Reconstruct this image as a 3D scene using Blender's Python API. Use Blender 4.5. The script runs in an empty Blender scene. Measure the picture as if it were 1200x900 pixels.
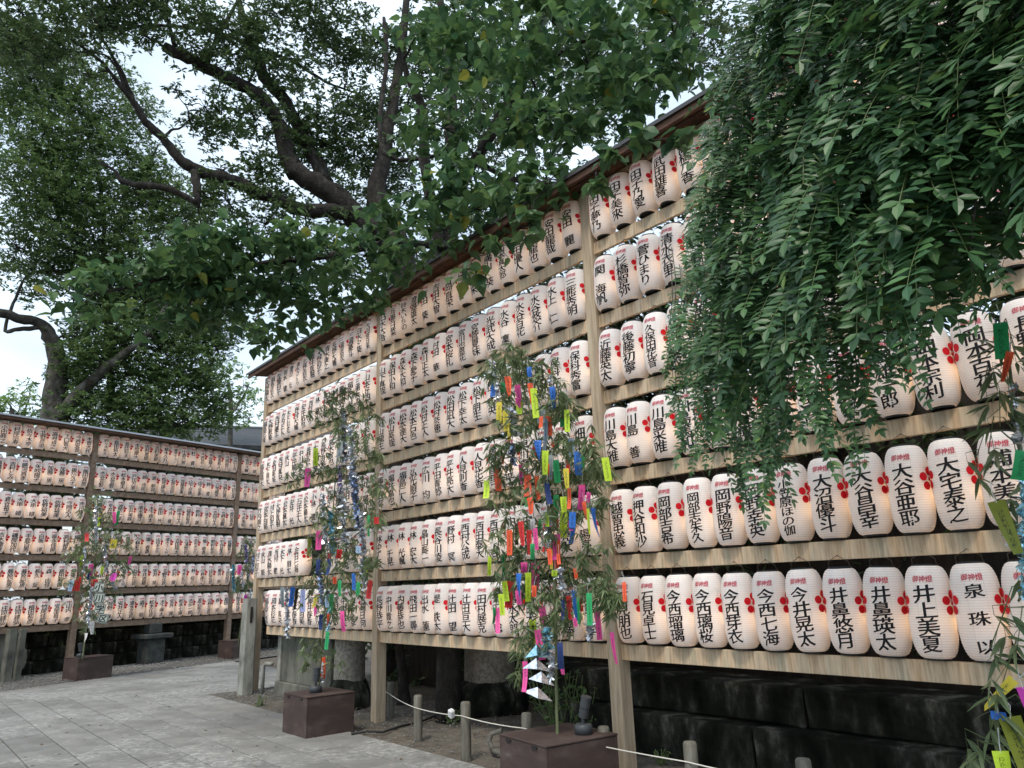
import bpy, bmesh, math, random
import numpy as np
from mathutils import Vector, Matrix, noise
R=math.radians
rng=np.random.default_rng(7); random.seed(7)
scene=bpy.context.scene; COL=scene.collection
# ------------------------------------------------------------------ camera
CAM_H=1.378; PITCH=R(15.314); ROLL=R(-1.948); FPX=855.5
cam_d=bpy.data.cameras.new('camera'); cam=bpy.data.objects.new('camera',cam_d); COL.objects.link(cam); scene.camera=cam
cam_d.sensor_width=36.0; cam_d.lens=FPX/1200*36.0; cam_d.clip_end=600; cam_d.clip_start=0.05
FW=Vector((0,math.cos(PITCH),math.sin(PITCH))); _up=Vector((0,-math.sin(PITCH),math.cos(PITCH))); _rt=Vector((1,0,0))
RT=_rt*math.cos(ROLL)+_up*math.sin(ROLL); UP=_up*math.cos(ROLL)-_rt*math.sin(ROLL)
M=Matrix((RT,UP,-FW)).transposed().to_4x4(); M.translation=Vector((0,0,CAM_H)); cam.matrix_world=M
# ------------------------------------------------------------------ sky, sun, exposure
SUN_EL=R(58); SUN_AZ=R(205)      # azimuth measured clockwise from +Y (behind the viewer's left shoulder)
wd=bpy.data.worlds.new('World'); scene.world=wd; wd.use_nodes=True
nt=wd.node_tree; nt.nodes.clear()
out=nt.nodes.new('ShaderNodeOutputWorld'); bg=nt.nodes.new('ShaderNodeBackground'); sky=nt.nodes.new('ShaderNodeTexSky')
sky.sky_type='NISHITA'; sky.sun_disc=False; sky.sun_elevation=SUN_EL; sky.sun_rotation=SUN_AZ; sky.air_density=1.2; sky.dust_density=2.0
tc=nt.nodes.new('ShaderNodeTexCoord'); mp=nt.nodes.new('ShaderNodeMapping'); mp.inputs['Scale'].default_value=(1.2,1.2,3.0)
nz=nt.nodes.new('ShaderNodeTexNoise'); nz.inputs['Scale'].default_value=1.6; nz.inputs['Detail'].default_value=7; nz.inputs['Roughness'].default_value=.55
rp=nt.nodes.new('ShaderNodeValToRGB'); rp.color_ramp.elements[0].position=.36; rp.color_ramp.elements[1].position=.66
rp.color_ramp.elements[0].color=(.42,.42,.42,1); rp.color_ramp.elements[1].color=(.9,.9,.9,1)
mx=nt.nodes.new('ShaderNodeMix'); mx.data_type='RGBA'; mx.inputs['B'].default_value=(7.6,8.9,10.1,1)
nt.links.new(tc.outputs['Generated'],mp.inputs['Vector']); nt.links.new(mp.outputs[0],nz.inputs['Vector']); nt.links.new(nz.outputs['Fac'],rp.inputs[0])
nt.links.new(rp.outputs[0],mx.inputs['Factor']); nt.links.new(sky.outputs[0],mx.inputs['A']); nt.links.new(mx.outputs['Result'],bg.inputs['Color'])
nt.links.new(bg.outputs[0],out.inputs['Surface']); bg.inputs['Strength'].default_value=0.10
sl=bpy.data.lights.new('sun','SUN'); sl.energy=1.5; sl.angle=R(12); sl.color=(1,.92,.80)
so=bpy.data.objects.new('sun',sl); COL.objects.link(so)
sd=Vector((math.sin(SUN_AZ)*math.cos(SUN_EL),math.cos(SUN_AZ)*math.cos(SUN_EL),math.sin(SUN_EL)))
so.rotation_euler=sd.to_track_quat('Z','Y').to_euler(); so.location=sd*30
scene.view_settings.view_transform='Standard'; scene.view_settings.look='None'; scene.view_settings.exposure=0.80; scene.view_settings.gamma=1
scene.render.engine='CYCLES'
cy=scene.cycles; cy.max_bounces=7; cy.diffuse_bounces=3; cy.glossy_bounces=2; cy.transmission_bounces=5; cy.transparent_max_bounces=8; cy.use_denoising=True
try: cy.use_light_tree=True
except Exception: pass
cy.sample_clamp_indirect=6
# ------------------------------------------------------------------ frames of the two racks
class Frame:
    def __init__(s,pt,ang):
        s.p=Vector((pt[0],pt[1],0)); s.d=Vector((math.cos(ang),math.sin(ang),0)); s.n=Vector((math.sin(ang),-math.cos(ang),0))
        if s.n.dot(-s.p)<0: s.n=-s.n
        s.ang=ang
    def __call__(s,u,v,z): return s.p+s.d*u+s.n*v+Vector((0,0,z))
W1=Frame((-1.65230607,8.70994038),-0.8633853549)
W2=Frame((-8.90345226,15.13896647),0.9808705684)
def ray(px,py): return FW+RT*((px-600)/FPX)+UP*((450-py)/FPX)
def at(px,py,dist):            # point seen at a photo pixel, dist metres away along the ground
    d=ray(px,py); k=dist/math.hypot(d.x,d.y); return Vector((0,0,CAM_H))+d*k
def on_wall(px,py,W,v=0):
    d=ray(px,py); q=W.p+W.n*v; t=q.dot(W.n)/(d.x*W.n.x+d.y*W.n.y); return Vector((0,0,CAM_H))+d*t
def on_ground(px,py,z=0):
    d=ray(px,py); return Vector((0,0,CAM_H))+d*((z-CAM_H)/d.z)
# ------------------------------------------------------------------ mesh helpers
def link(name,me,mat=None,parent=None,loc=None,rotz=None):
    o=bpy.data.objects.new(name,me); COL.objects.link(o)
    if mat is not None and me is not None and len(me.materials)==0:
        for m in (mat if isinstance(mat,(list,tuple)) else [mat]): me.materials.append(m)
    if parent is not None: o.parent=parent
    if loc is not None: o.location=loc
    if rotz is not None: o.rotation_euler=(0,0,rotz)
    return o
def npmesh(name,V,F,smooth=False,mi=None):
    """V (n,3), F (m,k) equal-size faces"""
    V=np.asarray(V,dtype=np.float32); F=np.asarray(F,dtype=np.int32); me=bpy.data.meshes.new(name)
    me.vertices.add(len(V)); me.vertices.foreach_set('co',V.ravel())
    k=F.shape[1]; me.loops.add(F.size); me.loops.foreach_set('vertex_index',F.ravel())
    me.polygons.add(len(F)); me.polygons.foreach_set('loop_start',np.arange(0,F.size,k,dtype=np.int32)); me.polygons.foreach_set('loop_total',np.full(len(F),k,dtype=np.int32))
    if mi is not None: me.polygons.foreach_set('material_index',np.asarray(mi,dtype=np.int32))
    me.polygons.foreach_set('use_smooth',np.full(len(F),bool(smooth)))
    me.update(calc_edges=True); me.validate(); return me
class MB:
    def __init__(s): s.v=[]; s.f=[]; s.m=[]
    def add(s,V,F,mi=0):
        b=len(s.v); s.v.extend([tuple(p) for p in V]); s.f.extend([tuple(i+b for i in f) for f in F]); s.m.extend([mi]*len(F)); return s
    def box(s,o,a,b,c,ch=0.0,mi=0):
        """box with corner o and edge vectors a,b,c; ch = chamfer"""
        o,a,b,c=map(Vector,(o,a,b,c))
        if ch<=0:
            V=[o,o+a,o+a+b,o+b,o+c,o+a+c,o+a+b+c,o+b+c]; F=[(0,3,2,1),(4,5,6,7),(0,1,5,4),(1,2,6,5),(2,3,7,6),(3,0,4,7)]
            if a.cross(b).dot(c)<0: F=[f[::-1] for f in F]
            return s.add(V,F,mi)
        bm=bmesh.new(); vs=[bm.verts.new(p) for p in (o,o+a,o+a+b,o+b,o+c,o+a+c,o+a+b+c,o+b+c)]
        for f in ((0,3,2,1),(4,5,6,7),(0,1,5,4),(1,2,6,5),(2,3,7,6),(3,0,4,7)): bm.faces.new([vs[i] for i in f])
        bmesh.ops.bevel(bm,geom=list(bm.edges),offset=ch,segments=1,affect='EDGES')
        bmesh.ops.recalc_face_normals(bm,faces=list(bm.faces))
        bm.verts.index_update(); s.add([v.co.copy() for v in bm.verts],[[v.index for v in f.verts] for f in bm.faces],mi); bm.free(); return s
    def tube(s,pts,rad,n=8,cap=True,mi=0):
        pts=[Vector(p) for p in pts]
        if not isinstance(rad,(list,tuple)): rad=[rad]*len(pts)
        V=[];F=[]; prev=None
        for i,p in enumerate(pts):
            t=(pts[min(i+1,len(pts)-1)]-pts[max(i-1,0)]).normalized()
            ref=Vector((0,0,1)) if abs(t.z)<.9 else Vector((1,0,0))
            if prev is None: x=t.cross(ref).normalized()
            else: x=(prev-t*prev.dot(t)); x=x.normalized() if x.length>1e-6 else t.cross(ref).normalized()
            prev=x; y=t.cross(x)
            for k in range(n):
                a=2*math.pi*k/n; V.append(p+(x*math.cos(a)+y*math.sin(a))*rad[i])
        for i in range(len(pts)-1):
            for k in range(n): k2=(k+1)%n; F.append((i*n+k,i*n+k2,(i+1)*n+k2,(i+1)*n+k))
        if cap: F.append(tuple(range(n))[::-1]); F.append(tuple(range((len(pts)-1)*n,len(pts)*n)))
        return s.add(V,F,mi)
    def lathe(s,prof,n=24,mi=0,c=(0,0,0),closed=False):
        V=[];F=[]
        for r,z in prof:
            for k in range(n): a=2*math.pi*k/n; V.append((c[0]+r*math.cos(a),c[1]+r*math.sin(a),c[2]+z))
        for i in range(len(prof)-1):
            for k in range(n): k2=(k+1)%n; F.append((i*n+k,i*n+k2,(i+1)*n+k2,(i+1)*n+k))
        return s.add(V,F,mi)
    def mesh(s,name,smooth=False):
        me=bpy.data.meshes.new(name); me.from_pydata(s.v,[],s.f)
        me.polygons.foreach_set('material_index',s.m); me.polygons.foreach_set('use_smooth',[smooth]*len(s.f)); me.update(); return me
    def build(s,name,mat,parent=None,smooth=False): return link(name,s.mesh(name,smooth),mat,parent)
def tag(o,label=None,cat=None,group=None,kind=None):
    if label: o['label']=label
    if cat: o['category']=cat
    if group: o['group']=group
    if kind: o['kind']=kind
    return o
def thing(name,label,cat,loc=(0,0,0),rotz=0,group=None):
    o=bpy.data.objects.new(name,None); o.empty_display_size=.1; COL.objects.link(o); o.location=loc; o.rotation_euler=(0,0,rotz); return tag(o,label,cat,group)
def rel(o,pts):                # world points to the frame of an (unrotated) empty
    return [Vector(p)-o.location for p in pts]
# ------------------------------------------------------------------ materials
def new_mat(name):
    m=bpy.data.materials.new(name); m.use_nodes=True; n=m.node_tree; n.nodes.clear(); return m,n
def N(n,t,**kw):
    x=n.nodes.new(t)
    for k,v in kw.items():
        if k in ('operation','data_type','blend_type','wave_type','bands_direction','feature','distance','interpolation_type'): setattr(x,k,v)
        else: x.inputs[k].default_value=v
    return x
def ramp(n,els):
    r=n.nodes.new('ShaderNodeValToRGB'); c=r.color_ramp
    while len(c.elements)<len(els): c.elements.new(.5)
    for e,(p,col) in zip(c.elements,els): e.position=p; e.color=(*col,1) if len(col)==3 else col
    return r
def surf(name,cols,scale=6,rough=.8,bump=.2,bscale=None,stretch=(1,1,1),detail=6,spec=.3,metal=0,per_obj=0.0,coord='Object',bdist=.01,rough2=.6,extra=None):
    """mottled surface: cols = ramp list"""
    m,n=new_mat(name); L=n.links.new
    o=N(n,'ShaderNodeOutputMaterial'); b=N(n,'ShaderNodeBsdfPrincipled',Roughness=rough); b.inputs['Specular IOR Level'].default_value=spec; b.inputs['Metallic'].default_value=metal
    t=N(n,'ShaderNodeTexCoord'); mp=N(n,'ShaderNodeMapping',Scale=stretch); L(t.outputs[coord],mp.inputs['Vector'])
    nz=N(n,'ShaderNodeTexNoise',Scale=scale,Detail=detail,Roughness=rough2); L(mp.outputs[0],nz.inputs['Vector'])
    r=ramp(n,cols); L(nz.outputs['Fac'],r.inputs[0]); c=r.outputs[0]
    if per_obj:
        oi=N(n,'ShaderNodeObjectInfo'); mr=N(n,'ShaderNodeMapRange',**{'To Min':1-per_obj,'To Max':1+per_obj}); L(oi.outputs['Random'],mr.inputs['Value'])
        hs=N(n,'ShaderNodeHueSaturation'); L(mr.outputs[0],hs.inputs['Value']); L(c,hs.inputs['Color']); c=hs.outputs[0]
    if extra: c=extra(n,L,c,mp)
    L(c,b.inputs['Base Color'])
    nb=N(n,'ShaderNodeTexNoise',Scale=bscale or scale*4,Detail=5); L(mp.outputs[0],nb.inputs['Vector'])
    bp=N(n,'ShaderNodeBump',Strength=bump,Distance=bdist); L(nb.outputs['Fac'],bp.inputs['Height']); L(bp.outputs[0],b.inputs['Normal'])
    L(b.outputs[0],o.inputs['Surface']); return m
def flat(name,col,rough=.6,spec=.3,metal=0):
    m,n=new_mat(name); o=N(n,'ShaderNodeOutputMaterial'); b=N(n,'ShaderNodeBsdfPrincipled',Roughness=rough,Metallic=metal); b.inputs['Base Color'].default_value=(*col,1); b.inputs['Specular IOR Level'].default_value=spec
    n.links.new(b.outputs[0],o.inputs['Surface']); return m
def leafmat(name,c0,c1,c2=None,trans=.35,rough=.45,spec=.35):
    m,n=new_mat(name); L=n.links.new; o=N(n,'ShaderNodeOutputMaterial')
    g=N(n,'ShaderNodeNewGeometry'); oi=N(n,'ShaderNodeObjectInfo'); a=N(n,'ShaderNodeMath',operation='ADD'); L(g.outputs['Random Per Island'],a.inputs[0]); L(oi.outputs['Random'],a.inputs[1])
    fr=N(n,'ShaderNodeMath',operation='FRACT'); L(a.outputs[0],fr.inputs[0])
    els=[(0,c0),(.8,c1)]+([(.985,c1),(1,c2)] if c2 else [(1,c1)])
    r=ramp(n,els); L(fr.outputs[0],r.inputs[0])
    tcd=N(n,'ShaderNodeTexCoord'); nz=N(n,'ShaderNodeTexNoise',Scale=1.3,Detail=2); L(tcd.outputs['Object'],nz.inputs['Vector'])
    mr=N(n,'ShaderNodeMapRange',**{'From Min':.3,'From Max':.7,'To Min':.75,'To Max':1.3}); L(nz.outputs['Fac'],mr.inputs['Value'])
    hs=N(n,'ShaderNodeHueSaturation'); L(mr.outputs[0],hs.inputs['Value']); L(r.outputs[0],hs.inputs['Color'])
    b=N(n,'ShaderNodeBsdfPrincipled',Roughness=rough); b.inputs['Specular IOR Level'].default_value=spec; L(hs.outputs[0],b.inputs['Base Color'])
    t=N(n,'ShaderNodeBsdfTranslucent'); hs2=N(n,'ShaderNodeHueSaturation',Hue=.48,Value=1.25); L(hs.outputs[0],hs2.inputs['Color']); L(hs2.outputs[0],t.inputs['Color'])
    mxs=N(n,'ShaderNodeMixShader',Fac=trans); L(b.outputs[0],mxs.inputs[1]); L(t.outputs[0],mxs.inputs[2]); L(mxs.outputs[0],o.inputs['Surface']); return m
# paper of the lanterns: thin translucent paper over bamboo hoops, lit by the bulb inside
def paper_mat():
    m,n=new_mat('lantern_paper'); L=n.links.new; o=N(n,'ShaderNodeOutputMaterial')
    t=N(n,'ShaderNodeTexCoord'); s=N(n,'ShaderNodeSeparateXYZ'); L(t.outputs['Object'],s.inputs[0])
    # hoop lines every 13 mm
    mu=N(n,'ShaderNodeMath',operation='MULTIPLY'); mu.inputs[1].default_value=34/.464; L(s.outputs['Z'],mu.inputs[0])
    ad=N(n,'ShaderNodeMath',operation='ADD'); ad.inputs[1].default_value=100.0; L(mu.outputs[0],ad.inputs[0])
    fr=N(n,'ShaderNodeMath',operation='FRACT'); L(ad.outputs[0],fr.inputs[0])
    sb=N(n,'ShaderNodeMath',operation='SUBTRACT'); sb.inputs[1].default_value=.5; L(fr.outputs[0],sb.inputs[0])
    ab=N(n,'ShaderNodeMath',operation='ABSOLUTE'); L(sb.outputs[0],ab.inputs[0])
    r1=ramp(n,[(.36,(1,1,1)),(.5,(.76,.75,.74))]); L(ab.outputs[0],r1.inputs[0])
    # eight vertical seams of the paper
    at2=N(n,'ShaderNodeMath',operation='ARCTAN2'); L(s.outputs['Y'],at2.inputs[0]); L(s.outputs['X'],at2.inputs[1])
    m2=N(n,'ShaderNodeMath',operation='MULTIPLY_ADD'); m2.inputs[1].default_value=8/(2*math.pi); m2.inputs[2].default_value=10.42; L(at2.outputs[0],m2.inputs[0])
    f2=N(n,'ShaderNodeMath',operation='FRACT'); L(m2.outputs[0],f2.inputs[0])
    r2=ramp(n,[(0,(.86,.85,.83)),(.02,(.86,.85,.83)),(.035,(1,1,1)),(.5,(1,1,1)),(1,(.985,.98,.975))]); L(f2.outputs[0],r2.inputs[0])
    oi=N(n,'ShaderNodeObjectInfo'); nz=N(n,'ShaderNodeTexNoise',Scale=9,Detail=4); av=N(n,'ShaderNodeVectorMath',operation='ADD')
    L(t.outputs['Object'],av.inputs[0]); L(oi.outputs['Random'],av.inputs[1]); 
    sc=N(n,'ShaderNodeVectorMath',operation='SCALE'); sc.inputs['Scale'].default_value=7.0; cb=N(n,'ShaderNodeCombineXYZ'); 
    L(oi.outputs['Random'],cb.inputs[0]); L(oi.outputs['Random'],cb.inputs[1]); L(cb.outputs[0],sc.inputs[0]); L(sc.outputs[0],av.inputs[1]); L(av.outputs[0],nz.inputs['Vector'])
    r3=ramp(n,[(.3,(.86,.83,.82)),(.62,(.91,.885,.875)),(.75,(.86,.825,.80))]); L(nz.outputs['Fac'],r3.inputs[0])
    x1=N(n,'ShaderNodeMix',data_type='RGBA',blend_type='MULTIPLY',Factor=1.0); L(r3.outputs[0],x1.inputs['A']); L(r1.outputs[0],x1.inputs['B'])
    x2=N(n,'ShaderNodeMix',data_type='RGBA',blend_type='MULTIPLY',Factor=1.0); L(x1.outputs['Result'],x2.inputs['A']); L(r2.outputs[0],x2.inputs['B'])
    mr=N(n,'ShaderNodeMapRange',**{'To Min':.90,'To Max':1.05}); L(oi.outputs['Random'],mr.inputs['Value'])
    hs=N(n,'ShaderNodeHueSaturation'); L(mr.outputs[0],hs.inputs['Value']); L(x2.outputs['Result'],hs.inputs['Color'])
    b=N(n,'ShaderNodeBsdfPrincipled',Roughness=.7); b.inputs['Specular IOR Level'].default_value=.25; L(hs.outputs[0],b.inputs['Base Color'])
    tr=N(n,'ShaderNodeBsdfTranslucent'); L(hs.outputs[0],tr.inputs['Color'])
    ms=N(n,'ShaderNodeMixShader',Fac=.26); L(b.outputs[0],ms.inputs[1]); L(tr.outputs[0],ms.inputs[2]); L(ms.outputs[0],o.inputs['Surface']); return m
def board_extra(n,L,c,mp):
    # crosswise-sawn plywood: vertical streaks and weathered grey-blue patches
    t=N(n,'ShaderNodeTexCoord'); m2=N(n,'ShaderNodeMapping',Scale=(9,9,.55)); L(t.outputs['Object'],m2.inputs['Vector'])
    nz=N(n,'ShaderNodeTexNoise',Scale=1.0,Detail=3); L(m2.outputs[0],nz.inputs['Vector']); r=ramp(n,[(.33,(.76,.84,.86)),(.45,(1,1,1)),(.64,(1.1,.98,.87))]); L(nz.outputs['Fac'],r.inputs[0])
    x=N(n,'ShaderNodeMix',data_type='RGBA',blend_type='MULTIPLY',Factor=.85); L(c,x.inputs['A']); L(r.outputs[0],x.inputs['B']); return x.outputs['Result']
MAT={}
MAT['paper']=paper_mat()
MAT['black']=flat('black_lacquer',(.012,.012,.013),.4,.4)
MAT['wire']=flat('rusty_wire',(.09,.07,.055),.6)
MAT['ink']=flat('black_ink',(.014,.013,.016),.7,.2)
MAT['red']=flat('red_ink',(.62,.012,.022),.6,.2)
MAT['pinkred']=flat('faded_red_ink',(.50,.06,.10),.65,.2)
def bulb_mat():
    m,n=new_mat('lit_bulb'); o=N(n,'ShaderNodeOutputMaterial'); e=N(n,'ShaderNodeEmission',Color=(1,.56,.24,1),Strength=BULB); n.links.new(e.outputs[0],o.inputs['Surface']); return m
BULB=22.0
MAT['bulb']=bulb_mat(); BULB=30.0; MAT['bulb_rear']=bulb_mat()
MAT['post']=surf('weathered_post',[(.3,(.29,.22,.15)),(.55,(.43,.34,.24)),(.75,(.53,.44,.32))],scale=5,stretch=(6,6,.5),bump=.25,bscale=20,rough=.85)
MAT['board']=surf('weathered_board',[(.3,(.34,.245,.155)),(.5,(.52,.40,.275)),(.72,(.64,.52,.375))],scale=9,stretch=(7,7,.5),bump=.25,bscale=24,rough=.85,extra=board_extra,per_obj=.06)
MAT['rearwood']=surf('shaded_rear_timber',[(.3,(.17,.115,.082)),(.55,(.26,.185,.135)),(.75,(.34,.26,.20))],scale=5,stretch=(3,3,3),bump=.2,rough=.85,per_obj=.05)  # browner than the long rack: shading put into the timber colour
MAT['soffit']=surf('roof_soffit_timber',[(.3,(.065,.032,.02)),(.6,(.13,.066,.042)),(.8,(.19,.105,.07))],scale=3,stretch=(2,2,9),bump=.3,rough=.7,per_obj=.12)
MAT['metal']=flat('roof_metal',(.06,.058,.058),.45,.4,.2)
MAT['palemetal']=flat('pale_roof_edge',(.45,.47,.5),.4,.5,.4)
MAT['concrete']=surf('stained_concrete',[(.3,(.09,.09,.08)),(.5,(.24,.24,.21)),(.75,(.38,.38,.345))],scale=7,bump=.4,rough=.9,stretch=(1,1,.4))
MAT['dark_concrete']=surf('dark_grey_concrete',[(.3,(.05,.05,.042)),(.5,(.115,.115,.095)),(.8,(.19,.19,.16))],scale=5,bump=.4,rough=.9,stretch=(1,1,.6))  # darker, mottled version of the concrete
MAT['stone']=surf('shaded_mossy_stone',[(.40,(.005,.005,.004)),(.50,(.014,.014,.011)),(.57,(.035,.035,.03)),(.66,(.15,.15,.13))],scale=5.5,bump=1.0,bdist=.03,rough=.95,per_obj=.2,stretch=(1,1,.8),detail=10)  # near-black base puts the deep shade under the racks into mossy stone
MAT['mossy']=surf('shaded_stained_stone',[(.36,(.005,.006,.004)),(.50,(.014,.015,.011)),(.58,(.034,.035,.028)),(.68,(.13,.13,.11))],scale=5,bump=.7,bdist=.015,rough=.95,per_obj=.2,stretch=(1,1,.45),detail=12,spec=.1)  # shade under the racks put into the dark base; stains are its own
MAT['dim']=surf('dim_grey_stone',[(.3,(.025,.027,.025)),(.6,(.06,.064,.06)),(.8,(.10,.105,.10))],scale=6,bump=.3,rough=.9)  # concrete grey lowered: dimness behind the rear rack put into the colour
MAT['granite']=surf('granite_column',[(.35,(.13,.115,.095)),(.5,(.21,.19,.16)),(.7,(.30,.28,.24))],scale=30,bump=.35,rough=.9,detail=8)
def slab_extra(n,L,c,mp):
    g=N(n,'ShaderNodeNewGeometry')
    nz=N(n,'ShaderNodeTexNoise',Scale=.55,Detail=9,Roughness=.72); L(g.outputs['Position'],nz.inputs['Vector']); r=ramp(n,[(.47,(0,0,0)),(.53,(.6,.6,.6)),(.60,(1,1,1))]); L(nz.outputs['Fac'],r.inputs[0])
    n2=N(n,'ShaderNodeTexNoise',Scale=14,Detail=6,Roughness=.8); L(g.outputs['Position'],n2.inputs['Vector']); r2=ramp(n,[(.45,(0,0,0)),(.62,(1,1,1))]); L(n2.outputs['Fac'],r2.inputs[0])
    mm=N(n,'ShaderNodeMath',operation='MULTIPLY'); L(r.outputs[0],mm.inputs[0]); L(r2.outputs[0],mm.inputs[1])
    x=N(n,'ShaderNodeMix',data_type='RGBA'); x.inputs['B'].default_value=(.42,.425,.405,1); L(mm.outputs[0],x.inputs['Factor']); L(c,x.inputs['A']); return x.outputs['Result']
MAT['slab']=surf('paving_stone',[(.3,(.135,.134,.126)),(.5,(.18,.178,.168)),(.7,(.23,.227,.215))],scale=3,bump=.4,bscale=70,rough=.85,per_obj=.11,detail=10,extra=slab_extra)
MAT['joint']=surf('joint_sand',[(.3,(.02,.02,.017)),(.7,(.05,.048,.042))],scale=20,rough=.95)
MAT['dirt']=surf('dry_dirt',[(.3,(.06,.05,.04)),(.5,(.115,.10,.082)),(.66,(.16,.145,.12)),(.78,(.26,.25,.22))],scale=6,bump=.8,bdist=.02,rough=.95,detail=12,rough2=.75)
MAT['gravel']=surf('gravel',[(.3,(.05,.048,.043)),(.5,(.14,.135,.125)),(.7,(.30,.295,.28))],scale=40,bump=1,bdist=.02,bscale=55,rough=.95)
MAT['pebble']=surf('pebble_stone',[(.3,(.09,.085,.08)),(.5,(.17,.165,.155)),(.7,(.33,.32,.30))],scale=2,rough=.9,coord='Generated')
MAT['bark']=surf('dark_bark',[(.3,(.012,.010,.008)),(.55,(.032,.028,.024)),(.75,(.075,.07,.06))],scale=6,stretch=(2,2,1),bump=.9,bdist=.03,rough=.95,detail=9)
MAT['palebark']=surf('lichen_bark',[(.3,(.05,.045,.04)),(.5,(.12,.115,.10)),(.7,(.24,.24,.22))],scale=5,bump=.8,bdist=.03,rough=.95,detail=9)
MAT['twig']=flat('twig_bark',(.07,.06,.045),.8)
MAT['greentwig']=flat('green_stem',(.10,.14,.05),.6)
MAT['leafA']=leafmat('broad_leaf',(.036,.088,.042),(.085,.165,.055),(.26,.26,.04),trans=.4)
MAT['leafB']=leafmat('glossy_evergreen_leaf',(.046,.088,.038),(.10,.16,.055),None,trans=.22,rough=.4)
MAT['leafC']=leafmat('fine_far_leaf',(.065,.125,.05),(.12,.195,.06),None,trans=.35)
MAT['leafD']=leafmat('bright_far_leaf',(.12,.23,.06),(.20,.33,.09),None,trans=.35)
MAT['leafW']=leafmat('wisteria_leaf',(.030,.082,.036),(.062,.138,.044),(.13,.20,.03),trans=.22,rough=.42,spec=.4)
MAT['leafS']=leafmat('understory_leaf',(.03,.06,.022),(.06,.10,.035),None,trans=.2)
MAT['leafM']=leafmat('bamboo_leaf',(.085,.135,.06),(.18,.23,.11),(.32,.27,.13),trans=.3)
MAT['culm']=surf('bamboo_culm',[(.3,(.08,.10,.05)),(.6,(.14,.16,.08)),(.8,(.22,.22,.13))],scale=4,bump=.05,rough=.45)
MAT['planter']=surf('brown_planter_box',[(.3,(.04,.027,.024)),(.52,(.06,.040,.035)),(.64,(.085,.062,.055)),(.72,(.18,.15,.135))],scale=3.2,bump=.25,rough=.7,detail=12,stretch=(1,1,2.2))
MAT['lamp']=flat('lamp_housing',(.045,.05,.055),.45,.4)
MAT['stake']=surf('weathered_stake',[(.3,(.08,.075,.06)),(.6,(.15,.14,.115)),(.8,(.23,.22,.19))],scale=6,stretch=(5,5,.8),bump=.5,rough=.9)
MAT['rope']=flat('white_rope',(.55,.53,.47),.8)
MAT['hose']=flat('black_hose',(.02,.02,.02),.5)
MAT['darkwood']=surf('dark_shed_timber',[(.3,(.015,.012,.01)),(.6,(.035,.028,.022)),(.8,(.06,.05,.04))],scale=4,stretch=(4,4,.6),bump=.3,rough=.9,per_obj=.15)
MAT['rooftile']=surf('dark_roof',[(.3,(.02,.021,.023)),(.7,(.05,.052,.056))],scale=5,rough=.6)
def foil(name,c,rough=.22):
    m,n=new_mat(name); L=n.links.new; o=N(n,'ShaderNodeOutputMaterial'); b=N(n,'ShaderNodeBsdfPrincipled',Roughness=rough,Metallic=.9); 
    g=N(n,'ShaderNodeTexCoord'); nz=N(n,'ShaderNodeTexNoise',Scale=38,Detail=3); L(g.outputs['Object'],nz.inputs['Vector']); r=ramp(n,[(.35,tuple(x*.6 for x in c)),(.6,c)]); L(nz.outputs['Fac'],r.inputs[0]); L(r.outputs[0],b.inputs['Base Color'])
    bp=N(n,'ShaderNodeBump',Strength=.6,Distance=.006); L(nz.outputs['Fac'],bp.inputs['Height']); L(bp.outputs[0],b.inputs['Normal']); L(b.outputs[0],o.inputs['Surface']); return m
FOIL={'silver':foil('silver_foil',(.86,.88,.92)),'blue':foil('blue_foil',(.58,.66,.84)),'gold':foil('gold_foil',(.75,.5,.12)),'purple':foil('purple_foil',(.55,.48,.70)),'pale blue':foil('pale_blue_foil',(.45,.75,.85))}
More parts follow.
